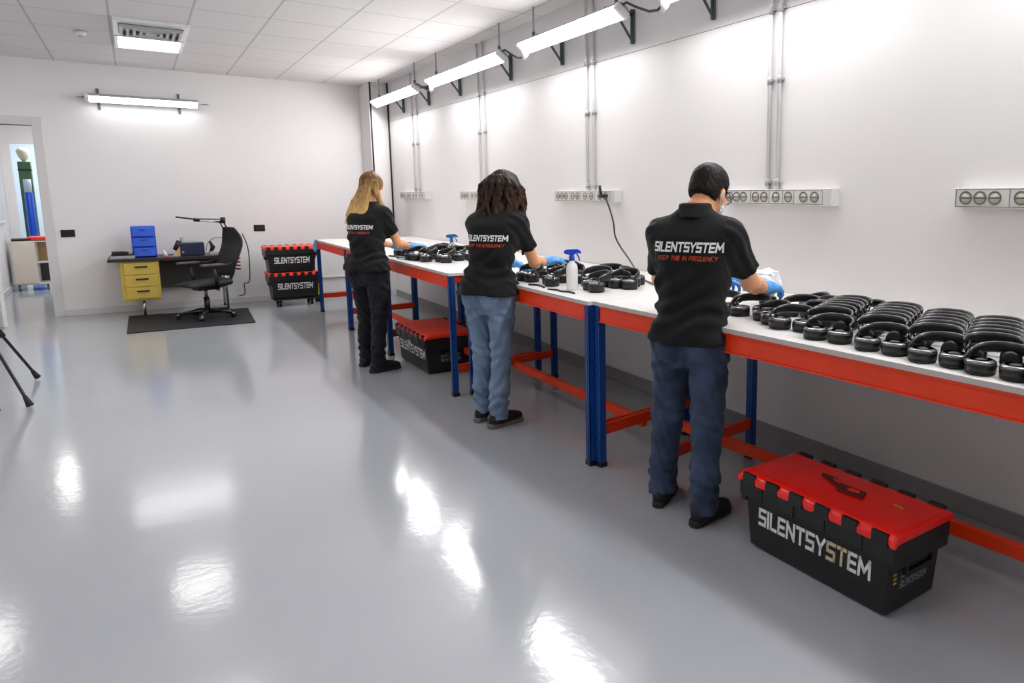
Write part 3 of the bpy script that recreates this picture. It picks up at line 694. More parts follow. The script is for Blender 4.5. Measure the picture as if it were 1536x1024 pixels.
for i in range(nx):
    for j, fl in ((0, 0), (8, 1)): q = (vt_[i, j], vb_[i, j], vb_[i+1, j], vt_[i+1, j]); sg.bm.faces.new(q)
for j in range(8):
    for i in (0, nx): sg.bm.faces.new((vt_[i, j], vb_[i, j], vb_[i, j+1], vt_[i, j+1]))
sg.build('seat', oc, smooth=True, sub=1)
# backrest: curved padded shell
bk = MB().mat('black_matte'); prof = []
for k in range(15):
    t = k/14; z = .50+.62*t; x = .235+.04*math.sin(PI*t*1.1)+.10*t-.03*math.sin(2*PI*t); w = .17+.06*abs(math.sin(PI*min(.98, t*.95+.02)))**.7; w = w*(1-.35*max(0, t-.8)/.2)
    prof.append((x, z, w))
vA, vB = {}, {}
for k, (x, z, w) in enumerate(prof):
    for j in range(9):
        y = w*(j/4-1); cx = x-.03*(1-(j/4-1)**2)*-1
        vA[k, j] = bk.bm.verts.new((x+.02*(1-(j/4-1)**2), y, z)); vB[k, j] = bk.bm.verts.new((x+.035+.02*(1-(j/4-1)**2), y, z))
for k in range(14):
    for j in range(8):
        bk.bm.faces.new((vA[k, j], vA[k, j+1], vA[k+1, j+1], vA[k+1, j])); bk.bm.faces.new((vB[k, j+1], vB[k, j], vB[k+1, j], vB[k+1, j+1]))
    for j in (0, 8): bk.bm.faces.new((vA[k, j], vA[k+1, j], vB[k+1, j], vB[k, j]))
for j in range(8):
    for k in (0, 14): bk.bm.faces.new((vA[k, j], vB[k, j], vB[k, j+1], vA[k, j+1]))
bk.build('backrest', oc, smooth=True, sub=1)
b = MB().mat('black'); b.tube(smooth([(.12, 0, .37), (.27, 0, .40), (.34, 0, .52), (.37, 0, .75), (.40, 0, .9)]), .02); b.build('back_support', oc)
b = MB().mat(pbr('red_lever', 'a01216', .4))
for k in range(4): b.box(.33, .352, -.19, -.10, .58+k*.045, .60+k*.045)
b.build('lumbar_slats', oc)
for s in (-1, 1):
    b = MB().mat('black'); b.tube([(.02, s*.25, .41), (.0, s*.27, .50), (-.03, s*.27, .65)], .02, rs=[.022, .024, .02]); am = b.build('armrest_post', oc)
    b = MB().mat('dark_panel'); b.box(-.17, .09, s*.27-.04, s*.27+.04, .66, .69); b.build('arm_pad', am, bevel=.012)
    b = MB().mat('black'); b.tube([(.08, s*.27, .67), (.17, s*.26, .665), (.27, s*.2, .70)], .012); b.build('arm_link', am)

# tripods at the left edge --------------------------------------------------
def tripod(label, apex, feet):
    t = thing('tripod', label, 'tripod', (apex[0], apex[1], 0))
    A = Vector((0, 0, apex[2]))
    b = MB().mat('black'); b.tube([A+Vector((0, 0, -.3)), A+Vector((0, 0, .35))], .013); b.build('center_column', t)
    b = MB().mat('black'); b.lathe([(.0, -.03), (.04, -.03), (.045, .03), (.0, .03)], c=A, n=16); b.build('collar', t)
    b = MB().mat('black'); b.box(-.06, .06, -.05, .05, apex[2]+.35, apex[2]+.37); b.build('head_plate', t, bevel=.004)
    for fx, fy in feet:
        F = Vector((fx-apex[0], fy-apex[1], .02)); a = A+(F-A)*.04; m = A+(F-A)*.52
        b = MB().mat('black'); b.bar(a, m, .032, .024); b.tube([m, F], .011); b.mat('black_matte').tube([m+(A-m)*.04, m-(A-m)*.06], .022); lg = b.build('leg', t, bevel=.002)
        b = MB().mat('black_matte'); b.tube([F+(A-F)*.07, F+(A-F)*.01, F], .018, rs=[.014, .022, .024]); b.build('foot', lg)
        b = MB().mat('steel'); b.bar(m, (0, 0, .42), .012, .004); b.build('brace', t)
    return t
tripod('black tripod cut off by the left edge of the picture', (-1.13, 7.25, .92), [(-.745, 6.72), (-.79, 7.76), (-1.75, 7.2)])
tripod('second black tripod at the left edge, only one foot in view', (-1.45, 6.35, .92), [(-.915, 6.66), (-1.6, 5.8), (-1.95, 6.75)])
# ------------------------------------------------------------------ distance-field modelling
class Field:
    """smooth union of soft primitives on a grid, meshed with surface nets"""
    def __init__(s, lo, hi, h):
        s.lo = np.array(lo, np.float32); s.h = h
        s.n = np.ceil((np.array(hi)-np.array(lo))/h).astype(int)+1
        s.F = np.full(tuple(s.n), .5, np.float32)
        s.ax = [s.lo[i]+np.arange(s.n[i], dtype=np.float32)*h for i in range(3)]
    def sl(s, lo, hi):
        a = np.clip(np.floor((np.array(lo)-s.lo)/s.h).astype(int), 0, s.n-1); b = np.clip(np.ceil((np.array(hi)-s.lo)/s.h).astype(int)+1, 0, s.n)
        return tuple(slice(int(x), int(max(x+1, y))) for x, y in zip(a, b))
    def xyz(s, q=None):
        q = q or (slice(None),)*3
        return s.ax[0][q[0]][:, None, None], s.ax[1][q[1]][None, :, None], s.ax[2][q[2]][None, None, :]
    def put(s, q, d, k, sub=False):
        a = s.F[q]
        if sub: s.F[q] = np.maximum(a, -d) if k <= 0 else -s._smin(-a, d, k)
        else: s.F[q] = s._smin(a, d, k)
    @staticmethod
    def _smin(a, b, k):
        if k <= 0: return np.minimum(a, b)
        h = np.maximum(k-np.abs(a-b), 0)/k
        return np.minimum(a, b)-h*h*k*.25
    def cone(s, a, b, ra, rb, k=.02, sub=False, flat=None):
        a = np.array(a, np.float32); b = np.array(b, np.float32); m = max(ra, rb)+k+.05
        q = s.sl(np.minimum(a, b)-m, np.maximum(a, b)+m); X, Y, Z = s.xyz(q)
        d = b-a; L2 = max(float(d@d), 1e-9)
        t = np.clip(((X-a[0])*d[0]+(Y-a[1])*d[1]+(Z-a[2])*d[2])/L2, 0, 1)
        px, py, pz = X-a[0]-t*d[0], Y-a[1]-t*d[1], Z-a[2]-t*d[2]
        if flat is not None:      # flat = (axis vector, factor) squashes the section along that axis
            n = np.array(flat[0], np.float32); n /= np.linalg.norm(n); c = px*n[0]+py*n[1]+pz*n[2]
            px, py, pz = px+n[0]*c*(flat[1]-1), py+n[1]*c*(flat[1]-1), pz+n[2]*c*(flat[1]-1)
        r = np.sqrt(px*px+py*py+pz*pz)-(ra+(rb-ra)*t)
        if flat is not None: r = r/max(1, flat[1]**.5)
        s.put(q, r, k, sub); return s
    def ell(s, c, r, k=.02, M3=None, sub=False):
        c = np.array(c, np.float32); m = max(r)+k+.04
        q = s.sl(c-m, c+m); X, Y, Z = s.xyz(q); x, y, z = X-c[0], Y-c[1], Z-c[2]
        if M3 is not None:
            I = M3.T; x, y, z = I[0,0]*x+I[0,1]*y+I[0,2]*z, I[1,0]*x+I[1,1]*y+I[1,2]*z, I[2,0]*x+I[2,1]*y+I[2,2]*z
        x, y, z = x+0*(y+z), y+0*(x+z), z+0*(x+y)
        k0 = np.sqrt((x/r[0])**2+(y/r[1])**2+(z/r[2])**2); k1 = np.sqrt((x/r[0]**2)**2+(y/r[1]**2)**2+(z/r[2]**2)**2)
        s.put(q, k0*(k0-1)/np.maximum(k1, 1e-6), k, sub); return s
    def loft(s, tab, k=.02, z0=None, z1=None, pw=2.3):
        """tab rows: z, cx, cy, a(x), b(y)"""
        t = np.array(tab, np.float32); z0 = t[0, 0] if z0 is None else z0; z1 = t[-1, 0] if z1 is None else z1
        m = .08
        q = s.sl((t[:, 1].min()-t[:, 3].max()-m, t[:, 2].min()-t[:, 4].max()-m, z0-m), (t[:, 1].max()+t[:, 3].max()+m, t[:, 2].max()+t[:, 4].max()+m, z1+m))
        X, Y, Z = s.xyz(q); zz = np.linspace(z0-m, z1+m, 400); 
        cols = [np.interp(zz, t[:, 0], t[:, i]) for i in range(1, 5)]
        ker = np.ones(15)/15; cols = [np.convolve(np.pad(c, 7, mode='edge'), ker, 'valid') for c in cols]
        cx, cy, a, b = [np.interp(Z[0, 0], zz, c)[None, None, :].astype(np.float32) for c in cols]
        u = np.abs((X-cx)/a); v = np.abs((Y-cy)/b)
        d = ((u**pw+v**pw)**(1/pw)-1)*np.minimum(a, b)
        d = np.maximum(d, np.maximum(z0-Z, Z-z1)); s.put(q, d, k); return s
    def mesh(s, name, mat, parent, post=None, smooth_it=1, decim=None):
        F = s.F
        if post is not None: X, Y, Z = s.xyz(); F = post(F, X, Y, Z)
        F = np.asarray(F, np.float32).copy()
        for i in range(3):
            sl = [slice(None)]*3; sl[i] = 0; F[tuple(sl)] = .1; sl[i] = -1; F[tuple(sl)] = .1
        s.F = F; neg = F < 0
        nx, ny, nz = F.shape
        cnt = np.zeros((nx-1, ny-1, nz-1), np.int8)
        for dx in (0, 1):
            for dy in (0, 1):
                for dz in (0, 1): cnt += neg[dx:nx-1+dx, dy:ny-1+dy, dz:nz-1+dz]
        act = (cnt > 0) & (cnt < 8); idx = np.full(act.shape, -1, np.int64); cells = np.argwhere(act); idx[act] = np.arange(len(cells))
        acc = np.zeros((len(cells), 3), np.float64); num = np.zeros(len(cells))
        i, j, k = cells.T
        offs = [(0,0,0),(1,0,0),(0,1,0),(1,1,0),(0,0,1),(1,0,1),(0,1,1),(1,1,1)]
        V = [F[i+o[0], j+o[1], k+o[2]] for o in offs]
        for a in range(8):
            for b in range(a+1, 8):
                o1, o2 = np.array(offs[a]), np.array(offs[b])
                if np.abs(o1-o2).sum() != 1: continue
                c = (V[a] < 0) != (V[b] < 0); t = np.where(c, V[a]/np.where(c, V[a]-V[b], 1), 0)
                acc += np.where(c[:, None], o1+(o2-o1)*t[:, None], 0); num += c
        vert = s.lo+(cells+acc/num[:, None])*s.h
        quads = []
        for axis in range(3):
            o = [slice(0, None)]*3; o2 = [slice(0, None)]*3; o[axis] = slice(0, -1); o2[axis] = slice(1, None)
            A, B = neg[tuple(o)], neg[tuple(o2)]; ch = np.argwhere(A != B); u, v = (axis+1) % 3, (axis+2) % 3
            ok = (ch[:, u] > 0) & (ch[:, v] > 0) & (ch[:, u] < F.shape[u]-1) & (ch[:, v] < F.shape[v]-1); ch = ch[ok]
            def g(du, dv):
                c = ch.copy(); c[:, u] -= du; c[:, v] -= dv; return idx[c[:, 0], c[:, 1], c[:, 2]]
            Q = np.stack([g(1, 1), g(0, 1), g(0, 0), g(1, 0)], 1); fl = ~A[ch[:, 0], ch[:, 1], ch[:, 2]]
            Q[fl] = Q[fl][:, ::-1]; quads.append(Q)
        Q = np.concatenate(quads); Q = Q[(Q >= 0).all(1)]
        me = bpy.data.meshes.new(name)
        me.vertices.add(len(vert)); me.vertices.foreach_set('co', vert.astype(np.float32).ravel())
        me.loops.add(len(Q)*4); me.loops.foreach_set('vertex_index', Q.astype(np.int32).ravel())
        me.polygons.add(len(Q)); me.polygons.foreach_set('loop_start', np.arange(0, len(Q)*4, 4, dtype=np.int32)); 
        me.polygons.foreach_set('use_smooth', np.ones(len(Q), bool)); me.update(calc_edges=True); me.validate()
        me.materials.append(M[mat] if isinstance(mat, str) else mat)
        o = bpy.data.objects.new(name, me); C.objects.link(o); o.parent = parent
        if smooth_it:
            md = o.modifiers.new('smooth', 'SMOOTH'); md.factor = .5; md.iterations = smooth_it
        return o
    def sample(s, p):
        q = (np.array(p)-s.lo)/s.h; q = np.clip(q, 0, s.n-1.001); i = q.astype(int); f = q-i; v = 0
        for dx in (0, 1):
            for dy in (0, 1):
                for dz in (0, 1):
                    w = (f[0] if dx else 1-f[0])*(f[1] if dy else 1-f[1])*(f[2] if dz else 1-f[2]); v += w*s.F[i[0]+dx, i[1]+dy, i[2]+dz]
        return v

def cloth_mat(name, col, col2=None, denim=False, bump=.25):
    m = pbr(name, col, .85, col2=col2, scale=7 if denim else 4, bump=bump, bscale=260, spec=.25)
    m.node_tree.nodes['Principled BSDF'].inputs['Sheen Weight'].default_value = .07
    return m
M['skin'] = pbr('skin', 'e3a37a', .5, var=.05, scale=14, bump=.04, bscale=120, spec=.35)
M['skin'].node_tree.nodes['Principled BSDF'].inputs['Subsurface Weight'].default_value = .08
M['shirt'] = cloth_mat('black_cotton', '131316')
M['collar'] = cloth_mat('black_rib', '1c1c21')
M['jeans_dark'] = cloth_mat('indigo_denim', '273146', '42506b', True)
M['jeans_light'] = cloth_mat('washed_denim', '5f7590', '8095b0', True)
M['jeans_black'] = cloth_mat('black_denim', '17191f', '20232a', True)
M['glove'] = pbr('nitrile_glove', '4f9ae0', .42, var=.06, scale=30, bump=.12, bscale=90)
M['shoe'] = pbr('black_shoe', '121214', .6, var=.25, scale=40, bump=.15, bscale=160)
M['sole_dark'] = pbr('dark_sole', '1d1c1d', .6)
M['sole_grey'] = pbr('grey_sole', '6d685f', .6)
M['mask'] = pbr('face_mask', 'dfe6ec', .7)
M['tissue'] = pbr('white_tissue', 'f0f1f3', .8, bump=.3, bscale=40)
M['eye'] = pbr('eye_white', 'e8e4df', .25); M['iris'] = pbr('iris', '2a1a10', .2)
def hair_mat(name, root, tip, z0, z1, sc=(60, 60, 4), rough=.42):
    m = bpy.data.materials.new(name); m.use_nodes = True; nt = m.node_tree; b = nt.nodes['Principled BSDF']
    b.inputs['Roughness'].default_value = rough; b.inputs['Specular IOR Level'].default_value = .18
    tc = nt.nodes.new('ShaderNodeTexCoord'); mp = nt.nodes.new('ShaderNodeMapping'); mp.inputs['Scale'].default_value = sc
    nt.links.new(tc.outputs['Object'], mp.inputs[0])
    n = nt.nodes.new('ShaderNodeTexNoise'); n.inputs['Scale'].default_value = 1; n.inputs['Detail'].default_value = 5; nt.links.new(mp.outputs[0], n.inputs['Vector'])
    sp = nt.nodes.new('ShaderNodeSeparateXYZ'); nt.links.new(tc.outputs['Object'], sp.inputs[0])
    mr = nt.nodes.new('ShaderNodeMapRange'); mr.inputs['From Min'].default_value = z1; mr.inputs['From Max'].default_value = z0; nt.links.new(sp.outputs[2], mr.inputs['Value'])
    ad = nt.nodes.new('ShaderNodeMath'); ad.operation = 'MULTIPLY_ADD'; ad.inputs[1].default_value = 1.3; ad.inputs[2].default_value = -.65; nt.links.new(n.outputs['Fac'], ad.inputs[0])
    s2 = nt.nodes.new('ShaderNodeMath'); s2.operation = 'ADD'; s2.use_clamp = True; nt.links.new(ad.outputs[0], s2.inputs[0]); nt.links.new(mr.outputs[0], s2.inputs[1])
    r = nt.nodes.new('ShaderNodeValToRGB'); r.color_ramp.elements[0].color = lin(root); r.color_ramp.elements[1].color = lin(tip); nt.links.new(s2.outputs[0], r.inputs['Fac']); nt.links.new(r.outputs[0], b.inputs['Base Color'])
    bp = nt.nodes.new('ShaderNodeBump'); bp.inputs['Strength'].default_value = .7; bp.inputs['Distance'].default_value = .006; nt.links.new(n.outputs['Fac'], bp.inputs['Height']); nt.links.new(bp.outputs[0], b.inputs['Normal'])
    return m

def v3(*a): return np.array(a, float)
def norm(a): a = np.array(a, float); return a/np.linalg.norm(a)

def hand_prims(F, wrist, fwd, palm_n, side, scale=1., curl=.5, k=.006, fat=1., spread=.12):
    """five-fingered hand: wrist point, forward dir, palm normal, side = towards the thumb"""
    fwd = norm(fwd); palm_n = norm(palm_n-fwd*np.dot(palm_n, fwd)); side = norm(side-fwd*np.dot(side, fwd)-palm_n*np.dot(side, palm_n))
    w = np.array(wrist, float); S = scale
    F.cone(w-fwd*.01, w+fwd*.03*S, .027*S*fat, .03*S*fat, k=.015)
    for q in (-1, -.33, .33, 1):
        F.cone(w+fwd*.015*S+side*q*.016*S, w+fwd*.078*S+side*q*.028*S, .015*S*fat, .0125*S*fat, k=.014)
    lens = [(.041, .027, .021), (.046, .030, .022), (.043, .028, .021), (.033, .021, .018)]
    for i, (q, L) in enumerate(zip((.92, .32, -.30, -.9), lens)):
        p = w+fwd*(.080-.004*abs(i-1))*S+side*q*.030*S; a = curl*(.75+.12*i)
        d = norm(fwd+side*q*spread); ang = a*.6
        for j, l in enumerate(L):
            dd = norm(d*math.cos(ang)+palm_n*math.sin(ang)); p2 = p+dd*l*S
            r0, r1 = (.0095-.0009*j)*S*fat, (.0088-.0009*j)*S*fat
            F.cone(p, p2, r0, r1, k=k if j else .010); p = p2; ang += a*.75
    p = w+fwd*.022*S+side*.026*S; d = norm(fwd*.62+side*.72+palm_n*.25)
    for l, r in ((.038, .0125), (.030, .0105), (.024, .0095)):
        p2 = p+d*l*S; F.cone(p, p2, r*S*fat, (r-.001)*S*fat, k=.009); p = p2; d = norm(d*.8+fwd*.25+palm_n*.35*curl)

def person(label, P):
    yawr = P['yaw']; X0, Y0 = P['root']
    root = thing('person', label, 'person', (X0, Y0, 0), yawr, None)
    cy, sy_ = math.cos(yawr), math.sin(yawr)
    def W(p):   # world to local
        dx, dy = p[0]-X0, p[1]-Y0; return v3(dx*cy+dy*sy_, -dx*sy_+dy*cy, p[2])
    def WD(d): return v3(d[0]*cy+d[1]*sy_, -d[0]*sy_+d[1]*cy, d[2])
    fem = P.get('fem', False); g = P.get('girth', 1.0)
    sh = [W(P['shR']), W(P['shL'])]; el = [W(P['elR']), W(P['elL'])]; wr = [W(P['wrR']), W(P['wrL'])]
    hip = [v3(0, -.088, .88), v3(0, .088, .88)]
    ank, toe, knee = [], [], []
    for s, (hx, hy, a) in zip((-1, 1), (P['footR'], P['footL'])):
        d = v3(math.cos(a), math.sin(a), 0); an = W((hx+d[0]*.07, hy+d[1]*.07, .09)); ank.append(an); toe.append(WD(d))
    for i in range(2): knee.append((hip[i]*.46+ank[i]*.54)*v3(1, 1, 0)+v3(.025+P.get('bend', 0), 0, .49))
    hc = W(P['head']); hyaw = P.get('hyaw', 0); hp = P.get('hpitch', .5); ht = P.get('htilt', 0)
    Rz = np.array([[math.cos(hyaw), -math.sin(hyaw), 0], [math.sin(hyaw), math.cos(hyaw), 0], [0, 0, 1]])
    Ry = np.array([[math.cos(hp), 0, math.sin(hp)], [0, 1, 0], [-math.sin(hp), 0, math.cos(hp)]])
    Rx = np.array([[1, 0, 0], [0, math.cos(ht), -math.sin(ht)], [0, math.sin(ht), math.cos(ht)]])
    HM = Rz@Ry@Rx
    def H(x, y, z): return hc+HM@v3(x, y, z)
    sc = (sh[0]+sh[1])/2; nb = sc+v3(.005, 0, .075)      # neck base
    # torso table
    b0 = .172 if fem else .175
    bust = .02 if fem else 0
    wz = 1.08
    hem = P.get('hem', .88)
    T = [(.80, 0, 0, .115, .17), (.90, -.005, 0, .125*g, (.182 if fem else .17)*g), (.98, 0, 0, .118*g, (.168 if fem else .166)*g), (wz, .005, sc[1]*.3, .108*g, (.142 if fem else .16)*g),
         (1.18, .012, sc[1]*.6, .115*g, (.15 if fem else .172)*g), (1.28, .022+sc[0]*.3, sc[1]*.9, (.120+bust*.3)*g, (.163 if fem else .185)*g), (1.35, sc[0]*.6, sc[1], .108*g, (.165 if fem else .188)*g),
         (1.40, sc[0]*.85, sc[1], .088, (.14 if fem else .16)), (1.44, sc[0], sc[1], .066, .10), (1.475, nb[0], sc[1], .056, .066), (1.50, nb[0]+.01, sc[1], .05, .056)]
    def torso(F, grow, z0, z1, k=.03):
        F.loft([(z, cx, cy_, a+grow, b+grow) for z, cx, cy_, a, b in T], k=k, z0=z0, z1=z1)
        if fem:
            for s in (-1, 1): F.ell((sc[0]*.6+.085, sc[1]+s*.075, 1.27), (.055+grow, .062+grow, .06+grow), k=.04)
        for i, s in enumerate((-1, 1)):       # shoulder caps and blades
            F.cone(sc*v3(1, 1, 0)+v3(-.01, s*.06, 1.415), sh[i]+v3(0, 0, .0), .044+grow, (.045 if fem else .050)+grow, k=.06)
            F.ell((sc[0]-.055, sc[1]+s*.085, 1.30), (.06+grow, .065+grow, .09+grow), k=.05)
    def leg(F, i, grow, k=.04):
        F.cone(hip[i], knee[i], (.092 if fem else .088)+grow, (.058 if fem else .06)+grow, k=k)
        F.cone(knee[i], ank[i]*.45+knee[i]*.55+v3(-.012, 0, 0), .058+grow, .056+grow, k=.03)
        F.cone(ank[i]*.45+knee[i]*.55+v3(-.012, 0, 0), ank[i], .056+grow, .036+grow, k=.03)
        s = -1 if i == 0 else 1
        F.ell((-.055, s*.075, .885), (.075+grow, .082+grow, .088+grow), k=.04)
    # ---- body
    lo = np.min([sh[1], wr[0], wr[1], el[0], el[1], ank[0], ank[1]], 0)-.16; hi = np.max([sh[1], wr[0], wr[1], el[0], el[1], ank[0], ank[1]], 0)+.16
    lo = np.minimum(lo, v3(-.22, -.30, .01)); hi = np.maximum(hi, v3(.28, .30, hc[2]+.16)); lo[2] = .01
    F = Field(lo, hi, .0065)
    torso(F, -.022, .84, 1.51)
    for i in range(2): leg(F, i, -.022)
    F.loft([(.82, 0, 0, .07, .12), (.92, 0, 0, .085, .14)], k=.04)
    nk = .052 if fem else .062
    F.cone(nb-v3(.0, 0, .05), H(-.022, 0, -.055), nk+.004, nk-.004, k=.04)
    F.ell(H(-.012, 0, .025), (.097, .076, .088), k=.02, M3=HM); F.ell(H(.030, 0, -.035), (.062, .056, .082), k=.03, M3=HM)
    F.ell(H(.058, 0, -.088), (.030, .030, .026), k=.025, M3=HM)
    F.cone(H(.084, 0, .0), H(.100, 0, -.032), .007, .010, k=.014); F.ell(H(.094, 0, -.036), (.011, .016, .008), k=.008, M3=HM)
    F.ell(H(.086, 0, -.066), (.012, .024, .008), k=.008, M3=HM)
    for s in (-1, 1):
        F.ell(H(.086, s*.032, -.002), (.014, .016, .010), k=.008, M3=HM, sub=True); F.cone(H(.078, s*.048, .020), H(.086, s*.018, .018), .007, .007, k=.016)
        F.ell(H(.060, s*.040, -.035), (.03, .02, .026), k=.02, M3=HM)
        F.ell(H(-.004, s*.080, -.022), (.019, .009, .031), k=.006, M3=HM); F.ell(H(.001, s*.088, -.020), (.011, .006, .020), k=.003, M3=HM, sub=True)
    aw = .9 if fem else 1.05
    for i in range(2):
        F.cone(sh[i], el[i], .047*aw, .040*aw, k=.03); m = el[i]*.7+wr[i]*.3
        F.cone(el[i], m, .039*aw, .041*aw, k=.02); F.cone(m, wr[i], .041*aw, .026*aw, k=.02)
        F.ell(wr[i]+norm(wr[i]-el[i])*.012, (.018, .018, .016), k=.02)
    body = F.mesh('body', 'skin', root, smooth_it=2)
    for s in (-1, 1):
        b = MB().mat('eye'); b.lathe([(0, -.011), (.008, -.008), (.011, 0), (.008, .008), (0, .011)], c=H(.079, s*.032, -.002), n=14)
        b.mat('iris').lathe([(0, -.0055), (.004, -.003), (.0052, 0), (.004, .003), (0, .0055)], c=H(.0855, s*.032, -.003), n=12); b.build('eye', root)
    # ---- t-shirt
    lo2 = np.array([-.26, -.36, hem-.03]); hi2 = np.array([.30, .36, 1.55]); allp = np.array([sh[0], sh[1], el[0], el[1]]); lo2 = np.minimum(lo2, allp.min(0)-.1); hi2 = np.maximum(hi2, allp.max(0)+.1); lo2[2] = hem-.03; hi2[2] = 1.55
    F = Field(lo2, hi2, .006)
    ctop = P.get('collar', 1.475)
    torso(F, .004, hem-.02, ctop, k=.035)
    for s in (-1, 1): F.ell((-.050, s*.072, .90), (.088, .090, .10), k=.05)
    slv = P.get('sleeve', .62)
    ends = []
    for i in range(2):
        d = norm(el[i]-sh[i]); L = np.linalg.norm(el[i]-sh[i])*slv; e = sh[i]+d*L; ends.append((e, d))
        F.cone(sh[i]-d*.01, e+d*.03, (.050 if fem else .058), (.058 if fem else .068), k=.06)
    ph = P.get('phase', 0)
    def post(F_, X, Y, Z):
        w1 = .0062*np.sin(Y*34+5*np.sin(Z*7+ph)+X*16+ph)*np.clip((1.36-Z)*4, .15, 1)
        w2 = .0075*np.sin(Z*75+4*np.sin(Y*13+ph)+X*18)*np.exp(-((Z-1.02)/.07)**2)
        w3 = .0055*np.sin((Z+.7*Y)*60+3*np.sin(X*20))*np.exp(-((Z-1.15)/.08)**2)
        w4 = .003*np.sin((X+Z)*80+8*np.sin(Y*9))*(np.abs(Y) > .17)
        fl = P.get('flare', .012)*np.clip((hem+.16-Z)/.14, 0, 1)
        F_ = F_+w1+w2+w3+w4-fl
        F_ = np.maximum(F_, hem-Z+.004*np.sin(Y*12+X*9+ph))
        for i, (e, d) in enumerate(ends):     # open the sleeve ends with a clean cut
            side = (X-e[0])*d[0]+(Y-e[1])*d[1]+(Z-e[2])*d[2]
            near = (X-e[0])**2+(Y-e[1])**2+(Z-e[2])**2 < .11**2
            far = np.abs(Y-sc[1]) > .13
            F_ = np.where(near & far, np.maximum(F_, side), F_)
        return F_
    Fs = F
    shirt = F.mesh('t_shirt', 'shirt', root, post, smooth_it=1)
    # collar band
    F = Field((nb[0]-.13, nb[1]-.13, 1.40), (nb[0]+.13, nb[1]+.13, 1.56), .004)
    cz = ctop; 
    if P.get('polo'):
        F.loft([(cz-.035, nb[0]-.006, nb[1], .088, .094), (cz, nb[0]-.008, nb[1], .074, .080), (cz+.026, nb[0]-.010, nb[1], .068, .074)], k=0, pw=2)
        F.loft([(cz-.0, nb[0]-.002, nb[1], .060, .066), (cz+.03, nb[0]-.0, nb[1], .060, .066)], k=0, pw=2)
    else:
        F.loft([(cz-.02, nb[0], nb[1], .082, .088), (cz+.006, nb[0], nb[1], .070, .076)], k=0, pw=2)
    F.mesh('collar', 'collar', shirt, None, smooth_it=1)
    # printed lettering pressed onto the back of the shirt
    def project(name, text, Hh, Wd, z, mat, slant, th, yc):
        b = MB().mat(mat); pad = []
        for idx, q in lettering(text, Hh, Wd, th=th, slant=slant, step=.22):
            P4 = []
            for u, v in q:
                y = yc+Wd/2-u; zz = z+v; x = -.25; prev = x
                for _ in range(160):
                    d = Fs.sample((x, y, zz))
                    if d < .0005: break
                    x += min(max(d*.6, .0006), .004)
                P4.append((x-.0022, y, zz))
            b.quad(P4)
        o = b.build(name, shirt); o.location.x = 0; return o
    tz = P.get('text_z', 1.275); ty = P.get('text_y', sc[1])
    Wt = P.get('text_w', .30)
    project('printed_lettering', 'SILENTSYSTEM', .042*Wt/.3, Wt, tz, 'white_print', .22, .26, ty)
    project('printed_tagline', 'KEEP THE IN FREQUENCY', .019*Wt/.3, Wt*.86, tz-.036, 'orange_print', .25, .17, ty)
    # ---- jeans
    allp = np.array([ank[0], ank[1], knee[0], knee[1]]); lo3 = np.minimum(v3(-.2, -.24, .03), allp.min(0)-.1); hi3 = np.maximum(v3(.2, .24, 1.0), allp.max(0)+.1); lo3[2] = .03; hi3[2] = hem+.09
    F = Field(lo3, hi3, .006); jg = P.get('jgrow', .008); hemr = P.get('hemr', .062)
    F.loft([(.76, -.005, 0, .075, .11), (.82, -.004, 0, .105, .155), (.88, -.002, 0, .115*g, (.176 if fem else .166)*g), (.98, 0, 0, .112*g, (.162 if fem else .16)*g)], k=.05, z0=.76, z1=hem+.07)
    for i in range(2):
        s = -1 if i == 0 else 1
        F.cone(hip[i], knee[i], (.097 if fem else .097)+jg*.6, (.060 if fem else .064)+jg, k=.022); mid = knee[i]*.4+ank[i]*.6+v3(-.008, 0, 0)
        F.cone(knee[i], mid, (.060 if fem else .064)+jg, hemr, k=.02); F.cone(mid, ank[i]*v3(1, 1, 0)+v3(-.006, 0, .04), hemr, hemr-.002, k=.02)
        F.ell((-.050, s*.076, .875), (.082, .085, .092), k=.035)
    def postj(F_, X, Y, Z):
        kn = np.exp(-((Z-.50)/.09)**2); lo_ = np.exp(-((Z-.17)/.09)**2); th_ = np.exp(-((Z-.76)/.05)**2)
        w = .0075*np.sin(Z*92+5*np.sin(Y*15+X*11+ph))*(kn*.7+lo_*1.0)+.006*np.sin((Z+.6*np.abs(Y))*80+2*np.sin(X*24))*th_+.003*np.sin(Z*47+7*np.sin(Y*21+ph)+X*30)
        w = w+.0035*np.sin(X*45+Z*12+ph*2)*np.sin(Y*38-Z*9)
        # centre seam and pocket outlines
        w = w+.003*np.exp(-(Y/.004)**2)*(Z > .84)*(X < 0)
        for s in (-1, 1):
            dy = np.abs(Y-s*.083); dz = np.abs(Z-.865); bx = np.maximum(dy/.052, dz/.058); w = w-.0022*np.exp(-((bx-1)/.06)**2)*(X < -.04)
            w = w-.0018*(bx < 1)*(X < -.04)
        F_ = F_+w
        # yoke line
        F_ = F_+.0022*np.exp(-((Z-.955+.15*np.abs(Y))/.004)**2)*(X < 0)
        return np.maximum(F_, .062-Z+.01*np.sin(X*20+Y*9))
    jn = F.mesh('jeans', P['jeans'], root, postj, smooth_it=1)
